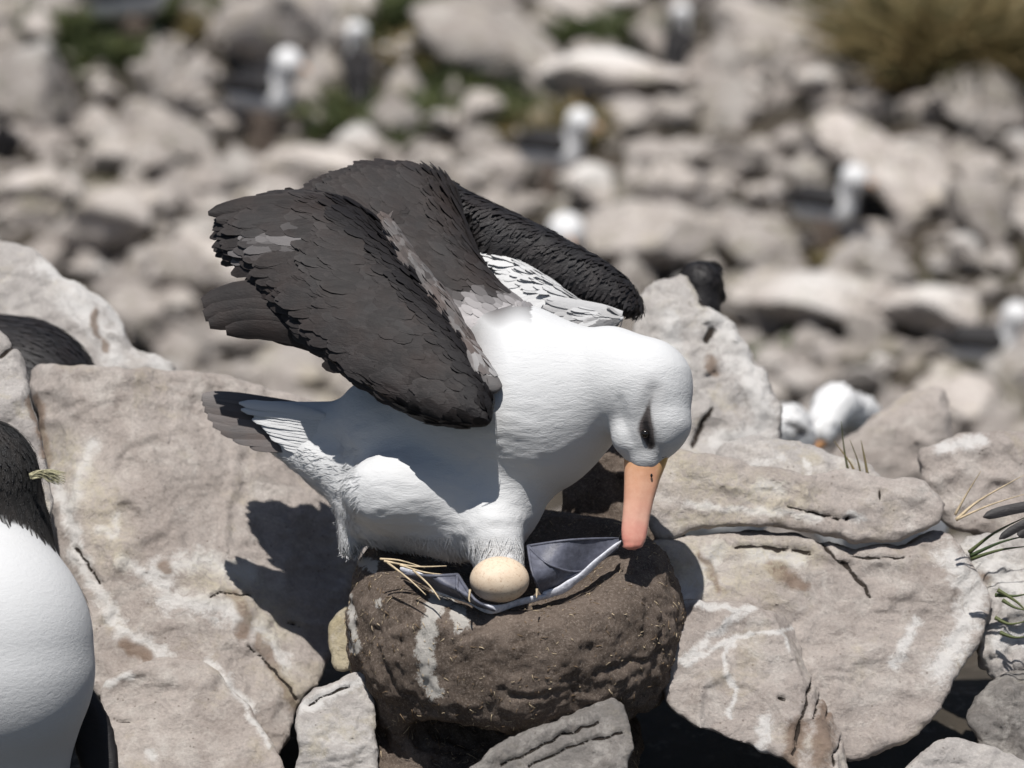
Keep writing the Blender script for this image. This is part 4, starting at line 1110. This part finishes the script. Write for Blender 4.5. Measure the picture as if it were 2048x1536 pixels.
v, f = tube(catmull([W(q(1640, 880, zB - 70)), W(q(1630, 893, zB - 80)), W(q(1614, 906, zB - 90))], 4, False), np.linspace(20, 8, 9) * S * kB, 10); build('bill', v, f, M['orange'], parent=Bb)
v, f = tube(catmull([W(q(1612, 882, zA - 40)), W(q(1618, 896, zA - 50)), W(q(1622, 912, zA - 50))], 4, False), np.linspace(15, 7, 9) * S * kA, 10); build('bill', v, f, M['orange'], parent=A)
# dark bird at the right edge with pointed feathers
zr = 60
bb = [(q(2120, 1040, zr), q(2180, 1110, zr), 62, 90, 20)]
rt, _, _, _ = seabird('seabird', 'seabird', 'black pointed feathers of a bird reaching in from the right edge', bb, (980, -560, zr - 120), (1320, -150, zr + 140), 8, M['black_plumage'],
                      lambda px, py, P: np.ones(len(px)), 700, 26, 9, const_flow(-1, -0.2, 0), q(2150, 1200, zr), 39)
bl = [blade(q(2120, 1005, zr - 40), q(2030, 1012, zr - 45), q(1966, 1034, zr - 50), 22, np.array([0.1, 0.3, -0.95]), 1.0, seed=1, tipw=0.1),
      blade(q(2120, 1020, zr - 40), q(2050, 1040, zr - 45), q(1998, 1078, zr - 50), 18, np.array([0.1, 0.3, -0.95]), 1.0, seed=2, tipw=0.1),
      blade(q(2110, 1050, zr - 40), q(2060, 1055, zr - 45), q(2036, 1072, zr - 50), 22, np.array([0.1, 0.3, -0.95]), 1.0, seed=3, tipw=0.3)]
finish('wing_tip', bl, M['black_plumage'], rt)

# ------------------------------------------------------------------ grass
def blades(base_pts, n, hgt, spread, w, mat, name, label, seed, lean=(0, 0, 0), stuff=False, group=None):
    r = np.random.RandomState(seed); V = []; F = []; o = 0
    for k in range(n):
        b_ = np.array(base_pts[r.randint(len(base_pts))]) + r.randn(3) * np.array([spread, spread, 0]) * 0.35
        d = r.randn(3) * 0.45 + np.array(lean); d[2] = abs(d[2]) * 0.3 + 1.0; d /= np.linalg.norm(d)
        hh = hgt * (0.5 + 0.7 * r.rand()); s = np.cross(d, r.randn(3)); s /= np.linalg.norm(s)
        out = np.array([d[0], d[1], 0]) * hh * 0.5
        for i in range(5):
            t = i / 4; p = b_ + d * hh * t + out * t * t - np.array([0, 0, hh * 0.25 * t * t * t])
            ww = w * (1 - t)**0.7 * 0.5 + w * 0.03
            V += [p - s * ww, p + s * ww]
        for i in range(4): F.append([o + 2 * i, o + 2 * i + 1, o + 2 * i + 3, o + 2 * i + 2])
        o += 10
    ob = build(name, np.array(V), F, mat); tag(ob, label, 'grass', group)
    return ob
def gblade(pts, r0, mat): return tube(catmull([W(q(*p)) for p in pts], 5, False), np.linspace(r0, 0.5, (len(pts) - 1) * 5 + 1) * S, 4)
v, f = join([gblade([(1712, 950, 330), (1700, 925, 330), (1668, 882, 330)], 3.4, 0), gblade([(1700, 955, 330), (1690, 910, 330), (1682, 842, 330)], 3.4, 0), gblade([(1735, 948, 330), (1728, 910, 330), (1722, 880, 330)], 3.2, 0),
             gblade([(1722, 950, 335), (1715, 920, 330), (1700, 880, 325)], 2.6, 0)])
tag(build('grass_tuft', v, f, M['grass_tan']), 'thin tan grass blades rising from the split boulder below the two birds', 'grass')
v, f = join([gblade([(1912, 1040, 120), (1960, 1000, 120), (2048, 950, 110)], 4.2, 0), gblade([(1910, 1030, 130), (1935, 985, 125), (1962, 942, 120)], 3.2, 0), gblade([(1912, 1040, 120), (1980, 1010, 110), (2060, 985, 100)], 2.6, 0)])
tag(build('grass_tuft', v, f, M['straw']), 'dry straw blades at the crack end, pointing right', 'grass')
gb = []
for (a, m_, e) in [((1938, 1105, 60), (1990, 1065, 40), (2060, 1030, 30)), ((1940, 1112, 60), (2000, 1085, 40), (2060, 1070, 30)), ((1942, 1118, 60), (2000, 1100, 40), (2060, 1092, 30)), ((1990, 1190, 60), (2030, 1192, 50), (2060, 1186, 40)),
                   ((2005, 1200, 50), (2030, 1215, 40), (2060, 1222, 30)), ((2000, 1265, 50), (2030, 1275, 40), (2060, 1272, 30)), ((1990, 1235, 50), (2020, 1248, 40), (2060, 1240, 30)), ((1995, 1180, 50), (2035, 1205, 40), (2060, 1232, 30))]:
    gb.append(gblade([a, m_, e], 4.5, 0))
v, f = join(gb); tag(build('grass_tuft', v, f, M['grass_green']), 'green grass blades lying over the whitewashed rock at the right edge', 'grass')

# ------------------------------------------------------------------ the blurred colony behind
def far_bird(root_name, pose, seed=0):
    """metres, facing +x, feet at z = 0"""
    root = empty(root_name, (0, 0, 0))
    def G2(lo, hi, hh): return grid(lo, hi, hh)
    A3 = lambda *a: np.array(a, float)
    if pose == 'sit':
        body = [(A3(-0.16, 0, 0.15), A3(0.07, 0, 0.16), 0.085, 0.115, 0.03), (A3(0.10, 0, 0.19), A3(0.15, 0, 0.31), 0.08, 0.062, 0.03), (A3(0.15, 0, 0.31), A3(0.17, 0, 0.37), 0.068, 0.086, 0.02), (A3(0.17, 0, 0.37), A3(0.22, 0, 0.36), 0.076, 0.04, 0.02)]
        bill = [A3(0.225, 0, 0.36), A3(0.28, 0, 0.352), A3(0.315, 0, 0.335)]; brow = A3(0.20, 0.058, 0.385)
    else:
        body = [(A3(-0.10, 0, 0.17), A3(0.03, 0, 0.30), 0.085, 0.11, 0.03), (A3(0.05, 0, 0.36), A3(0.08, 0, 0.48), 0.08, 0.062, 0.03), (A3(0.08, 0, 0.48), A3(0.10, 0, 0.54), 0.068, 0.086, 0.02), (A3(0.10, 0, 0.54), A3(0.15, 0, 0.53), 0.076, 0.04, 0.02)]
        bill = [A3(0.155, 0, 0.53), A3(0.21, 0, 0.52), A3(0.25, 0, 0.50)]; brow = A3(0.13, 0.058, 0.555)
    Gg = G2((-0.4, -0.2, -0.05), (0.4, 0.2, 0.66), 0.014); Fd = None
    for p in body:
        f = rc(Gg, *p[:4]); Fd = f if Fd is None else smin(Fd, f, p[4])
    V, Q = nets(Fd, Gg[3], Gg[4]); Q = orient(V, Q); V = smoothv(V, Q, 1)
    build('body', V, Q, M['far_white'], parent=root, attrs={'tint': np.clip((V[:, 2] - (0.20 if pose == 'sit' else 0.27)) / 0.04, 0, 1) * np.clip((0.10 - V[:, 0] - (0.0 if pose == 'sit' else 0.06)) / 0.03, 0, 1)}, uv=np.tile([0.5, 0.4], (len(V), 1)))
    # folded wings: a dark shell over the back on each side
    for sgn in (-1, 1):
        Fw = None
        dz = 0.0 if pose == 'sit' else 0.10
        for p in [(A3(0.06, sgn * 0.075, 0.225 + dz * 1.3), A3(-0.16, sgn * 0.045, 0.22 + dz * 0.4), 0.062, 0.058), (A3(-0.16, sgn * 0.05, 0.19 + dz * 0.4), A3(-0.36, sgn * 0.015, 0.20 - dz * 0.9), 0.045, 0.012)]:
            f = rc(Gg, *p); Fw = f if Fw is None else smin(Fw, f, 0.02)
        V, Q = nets(Fw, Gg[3], Gg[4]); Q = orient(V, Q); V = smoothv(V, Q, 1)
        build('wing', V, Q, M['black_plumage'], parent=root, attrs={'tint': np.full(len(V), 0.97)}, uv=np.tile([0.5, 0.4], (len(V), 1)))
    v, f = tube(catmull(bill, 4, False), np.linspace(0.016, 0.006, 9), 8); build('bill', v, f, M['orange'], parent=root)
    for sgn in (-1, 1):
        v, f = ball(brow * np.array([1, sgn, 1]), 0.013, 6, (1.9, 0.7, 0.8)); build('brow', v, f, M['brow'], parent=root)
    if pose != 'sit':
        for sgn in (-1, 1):
            v, f = tube([A3(-0.02, sgn * 0.05, 0.2), A3(-0.03, sgn * 0.055, 0.1), A3(-0.02, sgn * 0.055, 0.0), A3(0.06, sgn * 0.06, 0.0)], [0.014, 0.01, 0.011, 0.014], 7)
            build('leg', v, f, M['foot'], parent=root)
    return root
def mudcone(name, label, px, py, w, hgt, group='mud nests among the rocks behind'):
    p, t = G(px, py)
    Gg = grid((-1.3, -1.3, -0.6), (1.3, 1.3, 1.3), 0.11)
    r0 = np.sqrt(Gg[0]**2 + Gg[1]**2); Fd = smax(r0 - (0.95 - 0.12 * Gg[2]), np.abs(Gg[2] - 0.2) - 0.75, 0.2)
    Fd = smax(Fd, -(np.sqrt(Gg[0]**2 + Gg[1]**2 + (Gg[2] - 1.35)**2) - 0.65), 0.15)
    V, Q = nets(Fd, Gg[3], Gg[4]); Q = orient(V, Q); N = vnorm(V, Q); V = V + N * (0.1 * fbm(V * 2 + px, 3))[:, None]
    m_ = t * S / 5 * w / 2
    Vw = p + V * np.array([m_, m_, hgt * 0.9]) + np.array([0, 0, 0.0])
    o_ = build(name, Vw, Q, M['mud'], attrs={'stain': np.zeros(len(V))}); tag(o_, label, 'nest', group)
    return p, t
protoS = far_bird('albatross', 'sit'); protoU = far_bird('albatross', 'stand')
usedS = [False]; usedU = [False]
BG = [  # px, py (base), pose, heading deg (0 = facing right in the picture), scale, nest, label
    (268, 92, 'sit', 30, 0.62, 'brown mud nest at the top left under the cut-off far albatross', 'far albatross at the top left, white head cut by the top edge'),
    (528, 285, 'sit', -28, 0.54, 'brown mud nest below the big tilted slab, albatross on it', 'blurred albatross sitting upright on a nest below the big tilted grey slab'),
    (716, 215, 'stand', 95, 0.43, False, 'blurred standing albatross with white neck and black back, between tilted slab and green tussocks'),
    (1356, 160, 'stand', 75, 0.39, False, 'small blurred albatross with dark back standing high in the pale rocks, right of centre'),
    (1688, 104, 'sit', -92, 0.46, 'brown mud nest under the camera-facing albatross by the tussock', 'far albatross facing the camera with bright white breast, beside the green tussock'),
    (1108, 395, 'sit', -22, 0.48, 'brown mud nest above the raised far wing, albatross on it', 'blurred albatross on a nest straight above the raised far wing'),
    (1652, 510, 'sit', -25, 0.46, 'brown mud nest in the right middle of the scree, albatross on it', 'blurred albatross with white head and dark wing sitting in the right middle of the scree'),
    (1970, 745, 'sit', -12, 0.44, False, 'blurred albatross resting low near the right edge, dark wing trailing left'),
    (1118, 590, 'sit', -80, 0.60, False, 'white bird mostly hidden behind the albatross\'s raised far wing')]
avoid = []
landmarks = []
for (px, py, pose, hd, sc, nst, lab) in BG:
    proto, used = (protoS, usedS) if pose == 'sit' else (protoU, usedU)
    p, t = G(px, py)
    if nst:
        mudcone('mud_nest', nst, px, py + 8, 120 * sc, 0.14)
        p = p + np.array([0, 0, 0.07])
    if not used[0]: o_ = proto; used[0] = True
    else: o_ = copy_tree(proto)
    o_.location = tuple(p); o_.rotation_euler = (0, 0, math.radians(hd)); o_.scale = (sc, sc, sc)
    tag(o_, lab, 'albatross', 'albatrosses of the colony behind')
    avoid.append((px, py - 50, 75, t))
# two dark birds low in the scree
def far_dark(px, py, hgt, label, seed):
    p, t = G(px, py); k = t / 5
    root = empty('penguin', p); tag(root, label, 'penguin', 'penguins among the far rocks')
    Gg = grid((-0.14, -0.14, -0.04), (0.14, 0.14, 0.5), 0.014); A3 = lambda *a: np.array(a, float)
    Fd = smin(rc(Gg, A3(0, 0, 0.09), A3(0, 0, 0.24), 0.085, 0.07), rc(Gg, A3(0, 0, 0.26), A3(0.01, 0, 0.36), 0.05, 0.045), 0.04)
    Fd = smin(Fd, rc(Gg, A3(0.01, 0, 0.36), A3(0.07, -0.03, 0.355), 0.03, 0.01), 0.02)
    V, Q = nets(Fd, Gg[3], Gg[4]); Q = orient(V, Q)
    build('body', p + V * hgt / 0.4, Q, M['black_plumage'], parent=root, attrs={'tint': np.ones(len(V))}, uv=np.tile([0.5, 0.4], (len(V), 1)))
    for sg in (-1, 1):
        v, f = tube(p + np.array([A3(sg * 0.07, 0, 0.25), A3(sg * 0.1, 0.01, 0.17), A3(sg * 0.1, 0.02, 0.09)]) * hgt / 0.4 if False else [p + A3(sg * 0.07, 0, 0.25) * hgt / 0.4, p + A3(sg * 0.1, 0.01, 0.17) * hgt / 0.4, p + A3(sg * 0.1, 0.02, 0.09) * hgt / 0.4], [0.02, 0.022, 0.01], 7)
        build('flipper_or_shadow', v, f, M['brow'], parent=root)
    avoid.append((px, py - 40, 55, t))
far_dark(146, 525, 0.2, 'small dark penguin standing in front of the pale rocks, left of the raised wing', 1)
far_dark(8, 330, 0.16, 'dark penguin half cut off by the left edge, upper left', 2)

# tussocks
def tuss(px, py, wpx, hpx, n, mat, label, seed):
    p, t = G(px, py); k = t * S / 5
    r = np.random.RandomState(seed)
    bs = []
    for _ in range(60):
        x = p[0] + (r.rand() - 0.5) * wpx * k * 1.25; y = p[1] + (r.rand() - 0.3) * wpx * k * 1.3
        bs.append([x, y, float(terr(x, y)) - 0.01])
    blades(bs, int(n * 1.3), hpx * k * 1.6, 0.06, 0.018, M[mat], 'tussock', label, seed, group='tussocks among the rocks')
    landmarks.append((px, py - hpx / 2, lab_short(label)))
def lab_short(s): return s
for a in [(1950, 185, 260, 165, 3600, 'grass_tan', 'big tan and green tussock in the top right corner', 51), (1780, 60, 150, 90, 1500, 'grass_green', 'dark green tussock by the top edge, left of the big tan tussock', 52), (1860, 110, 130, 110, 1300, 'grass_tan', 'tan tussock between dark green tussock and top right corner', 50),
          (800, 75, 120, 70, 800, 'grass_green', 'green tussock above the standing albatross with black back', 53), (860, 140, 90, 60, 500, 'grass_tan', 'olive grass clump right of the standing black-backed albatross', 54),
          (730, 275, 150, 50, 700, 'grass_green', 'green tussock under the standing albatross with black back', 55), (950, 250, 190, 60, 900, 'grass_green', 'wide green tussock in the centre of the upper scree', 56),
          (1110, 300, 120, 60, 500, 'grass_tan', 'olive tussock behind the albatross above the far wing', 57), (120, 85, 140, 55, 700, 'grass_green', 'dark green tussock at the upper left, beside the far albatross', 58), (215, 130, 90, 50, 500, 'grass_green', 'bright green grass clump below the far top-left albatross', 59),
          (345, 60, 100, 50, 500, 'grass_green', 'green tussock right of the far top-left albatross', 60), (1560, 735, 60, 40, 260, 'grass_green', 'little green tuft beside the tall whitewashed rock', 61), (1690, 545, 70, 35, 240, 'grass_tan', 'olive tuft right of the right-middle albatross', 62),
          (1180, 110, 90, 60, 500, 'grass_green', 'dark grass patch by the top edge, right of centre', 63), (640, 60, 60, 50, 240, 'grass_green', 'green tuft at the right shoulder of the tilted slab', 64), (420, 90, 70, 50, 300, 'grass_tan', 'olive tuft left of the tilted slab', 65)]:
    tuss(*a)

# boulder shapes shared by the scree
VAR = []
for s_ in range(14):
    r = np.random.RandomState(100 + s_)
    Gg = grid((-1.25, -1.25, -1.25), (1.25, 1.25, 1.25), 0.075)
    Fd = np.sqrt((Gg[0])**2 + (Gg[1])**2 + (Gg[2])**2) - 1.02
    for k in range(13):
        n_ = r.randn(3); n_ /= np.linalg.norm(n_); dd = 0.42 + 0.42 * r.rand()
        Fd = smax(Fd, Gg[0] * n_[0] + Gg[1] * n_[1] + Gg[2] * n_[2] - dd, 0.035)
    V, Q = nets(Fd, Gg[3], Gg[4]); Q = orient(V, Q); N = vnorm(V, Q)
    V = V + N * (0.05 * fbm(V * 2.2 + s_, 3) + 0.02 * fbm(V * 6, 2))[:, None]
    me = bpy.data.meshes.new('boulder'); me.vertices.add(len(V)); me.vertices.foreach_set('co', V.ravel())
    me.loops.add(len(Q) * 4); me.loops.foreach_set('vertex_index', Q.ravel().astype(np.int32)); me.polygons.add(len(Q)); me.polygons.foreach_set('loop_start', (np.arange(len(Q)) * 4).astype(np.int32))
    me.update(calc_edges=True); me.polygons.foreach_set('use_smooth', np.full(len(Q), True)); me.validate()
    if s_ % 4 == 3:
        at = me.attributes.new('stain', 'FLOAT', 'POINT'); at.data.foreach_set('value', (np.clip(V[:, 2] * 0.9 + 0.2 * fbm(V * 2, 2), 0, 0.8)).astype(np.float32))
    me.materials.append(M['rock_far']); VAR.append(me)
def put_rock(px, py, wpx, hpx, rot, var, deep=None, label=None, sink=0.18):
    p, t = G(px, py + hpx * 0.35); k = t * S / 5
    o_ = bpy.data.objects.new('boulder', VAR[var]); col.objects.link(o_)
    sx = wpx * k / 2 * 1.2; sz = hpx * k / 2 * 1.2; sy = (deep if deep else (sx + sz) / 2)
    o_.scale = (sx, sy, sz); o_.rotation_euler = (random.uniform(-0.3, 0.3), rot, random.uniform(-0.4, 0.4))
    o_.location = (p[0], p[1] + 0.2 * sy, p[2] + sz * (1 - sink))
    if label: tag(o_, label, 'boulder', 'boulders of the scree behind')
    return o_
big = [(545, 85, 235, 210, 0.6, 0, 'big smooth grey slab tilted down to the right, top left of centre'), (60, 190, 260, 210, 0.5, 3, 'large whitewashed boulder at the upper left edge'), (980, 110, 360, 150, 0.1, 1, 'broad pale boulder along the upper middle'),
       (1230, 180, 300, 110, -0.05, 7, 'long whitewashed boulder in the upper middle, right of the broad pale one'), (690, 20, 160, 110, 0.2, 2, 'grey slab at the top edge right of the tilted slab'), (1140, 30, 220, 80, 0.1, 4, 'brownish pale boulder at the top edge'),
       (620, 350, 240, 110, 0.05, 5, 'flat pale boulder just above the raised near wing'), (330, 290, 170, 120, 0.3, 6, 'rounded pale boulder left of the sitting albatross with brown nest'), (1450, 330, 130, 100, -0.1, 8, 'pale boulder left of the dark gap, upper right of the far wing'),
       (1350, 395, 130, 130, 0.1, 9, 'upright rounded boulder above the far wing tip'), (1270, 500, 300, 150, -0.15, 10, 'smooth pinkish slab directly behind the far wing tip'), (1640, 620, 330, 120, 0.05, 11, 'long flat slab right of the tall whitewashed rock'),
       (1540, 530, 200, 110, 0.1, 12, 'pinkish slab between tall rock and right-middle albatross'), (1800, 390, 230, 150, 0.2, 13, 'wide pinkish slab right of the right-middle albatross'), (1960, 220, 220, 130, 0.2, 2, 'smooth pinkish boulder below the big tan tussock'),
       (1960, 450, 190, 160, 0.4, 4, 'large tilted slab at the right edge, mid height'), (200, 480, 240, 150, 0.0, 0, 'large pinkish flat rock right of the upper left rounded rock'), (420, 560, 230, 180, 0.1, 5, 'pinkish boulder left of the near wing\'s trailing feathers'),
       (350, 690, 180, 120, 0.0, 8, 'low pinkish boulder just above the broad streaked slab'), (560, 700, 200, 90, 0.05, 9, 'pale boulder seen between tail and near wing'), (1530, 90, 180, 120, 0.2, 6, 'grey brown boulder left of the camera-facing albatross'),
       (1700, 300, 220, 110, 0.1, 1, 'pinkish slab below the dark gaps, upper right'), (60, 400, 180, 100, -0.1, 10, 'pale boulder at the left edge above the rounded rock'), (1750, 540, 180, 110, 0.2, 3, 'whitewashed slab right of the olive tuft'),
       (1870, 640, 200, 130, 0.1, 11, 'pinkish slab left of the low resting albatross'), (1190, 400, 120, 90, 0.3, 7, 'whitewashed stone right of the albatross above the far wing'), (1950, 830, 220, 130, 0.1, 12, 'pale blurred slab behind the smooth slab at the right edge')]
placed = []
for b in big:
    o_ = put_rock(b[0], b[1], b[2], b[3], b[4], b[5], label=b[6]); placed.append((b[0], b[1], (b[2] + b[3]) / 4))
    landmarks.append((b[0], b[1], b[6]))
for (px, py, pose, hd, sc, nst, lab) in BG: landmarks.append((px, py - 50, lab))
SHORT = {}
r = np.random.RandomState(77)
def clear(px, py, rad, f=0.62):
    for (ax, ay, ar, _) in avoid:
        if (px - ax)**2 + (py - ay)**2 < (ar + rad * 0.9)**2: return False
    for (ax, ay, ar) in placed:
        if (px - ax)**2 + ((py - ay) * 1.25)**2 < ((ar + rad) * f)**2: return False
    return True
small = []
for (rad0, rad1, tries, cap) in [(44, 64, 1400, 56), (28, 44, 3000, 105), (16, 27, 4000, 110)]:
    c_n = 0
    for _ in range(tries):
        if c_n >= cap: break
        px = r.uniform(-60, 2110); py = r.uniform(-70, 860)
        if 640 < px < 1180 and py > 640: continue
        if py > 720 and px < 330: continue
        rad = r.uniform(rad0, rad1) * (0.8 + 0.25 * py / 800)
        if not clear(px, py, rad): continue
        c_n += 1
        w_ = rad * r.uniform(1.6, 2.5); h_ = rad * r.uniform(1.3, 1.9)
        v_ = int(r.randint(14))
        o_ = put_rock(px, py, w_, h_, r.uniform(-0.6, 0.6), v_)
        placed.append((px, py, rad)); small.append((px, py, rad, o_, v_, w_ / h_))
# one label each: size, look, and rank outwards from the nearest landmark
names = [(268, 42, 'the cut-off top-left albatross'), (528, 235, 'the albatross on its brown nest'), (716, 150, 'the standing black-backed albatross'), (1356, 100, 'the small albatross high in the rocks'), (1688, 40, 'the camera-facing albatross'),
         (1108, 340, 'the albatross above the far wing'), (1652, 460, 'the right-middle albatross'), (1960, 690, 'the low resting albatross'), (1950, 110, 'the big tan tussock'), (545, 85, 'the big tilted slab'), (60, 190, 'the large whitewashed boulder'),
         (146, 480, 'the small dark penguin'), (1400, 580, 'the penguin peering over a rock'), (1270, 500, 'the slab behind the far wing tip'), (950, 230, 'the wide green tussock'), (420, 560, 'the near wing\'s trailing feathers'), (1650, 820, 'the two white-headed birds')]
buck = {}
for s_ in small:
    L_ = min(names, key=lambda n: (n[0] - s_[0])**2 + (n[1] - s_[1])**2)
    ang = math.degrees(math.atan2(-(s_[1] - L_[1]), s_[0] - L_[0])) % 360
    dr = ['right of', 'upper right of', 'above', 'upper left of', 'left of', 'lower left of', 'below', 'lower right of'][int(((ang + 22.5) % 360) // 45)]
    buck.setdefault((L_[2], dr), []).append((math.hypot(L_[0] - s_[0], L_[1] - s_[1]), s_))
ORD = ['nearest', 'second', 'third', 'fourth', 'fifth', 'sixth', 'seventh', 'eighth', 'ninth', 'tenth', 'eleventh', 'twelfth']
for (ln, dr), lst in buck.items():
    lst.sort(key=lambda t: t[0])
    for i, (_, s_) in enumerate(lst):
        size = 'sizeable' if s_[2] > 50 else ('middling' if s_[2] > 32 else 'small')
        look = 'whitewashed' if s_[4] % 4 == 3 else ('flat' if s_[5] > 1.45 else 'blocky')
        tag(s_[3], f'{size} {look} stone, {ORD[min(i, 11)]} {dr} {ln}', 'boulder', 'boulders of the scree behind')
# rubble between the boulders: too many to count
Vr = []; Fr = []; o0 = 0; r = np.random.RandomState(9)
lowV = []
for k in range(3):
    rr = np.random.RandomState(200 + k); ico = [(0, 0, 1), (0.9, 0, 0.4), (0.3, 0.85, 0.4), (-0.7, 0.5, 0.4), (-0.7, -0.5, 0.4), (0.3, -0.85, 0.4), (0.7, 0.5, -0.4), (-0.3, 0.85, -0.4), (-0.9, 0, -0.4), (-0.3, -0.85, -0.4), (0.7, -0.5, -0.4), (0, 0, -1)]
    lowV.append(np.array(ico) * (0.75 + 0.5 * rr.rand(12, 1)))
FI = [(0, 1, 2), (0, 2, 3), (0, 3, 4), (0, 4, 5), (0, 5, 1), (1, 6, 2), (2, 7, 3), (3, 8, 4), (4, 9, 5), (5, 10, 1), (2, 6, 7), (3, 7, 8), (4, 8, 9), (5, 9, 10), (1, 10, 6), (11, 7, 6), (11, 8, 7), (11, 9, 8), (11, 10, 9), (11, 6, 10)]
for k in range(14500):
    y = r.uniform(6.6, 20); x = r.uniform(-1, 1) * (0.16 * y + 0.5); s_ = 0.02 + 0.075 * r.rand()**2
    if k >= 6000:
        x = (0.14 * y + 0.45 + 5.0 * r.rand()) * (1 if r.rand() < 0.5 else -1); s_ = 0.03 + 0.22 * r.rand()**3
    z = float(terr(x, y)); a = r.rand() * 6.28; ca, sa = math.cos(a), math.sin(a)
    v = lowV[k % 3] * s_ * r.uniform(0.6, 1.3, 3); v = np.stack([v[:, 0] * ca - v[:, 1] * sa, v[:, 0] * sa + v[:, 1] * ca, v[:, 2]], 1) + [x, y, z + s_ * 0.3]
    Vr.append(v); Fr.append(np.array(FI) + o0); o0 += 12
o_ = build('rubble', np.concatenate(Vr), np.concatenate(Fr), M['rock_far'], smooth=False)
tag(o_, 'loose pale rubble filling the gaps of the scree', 'rubble', kind='stuff')
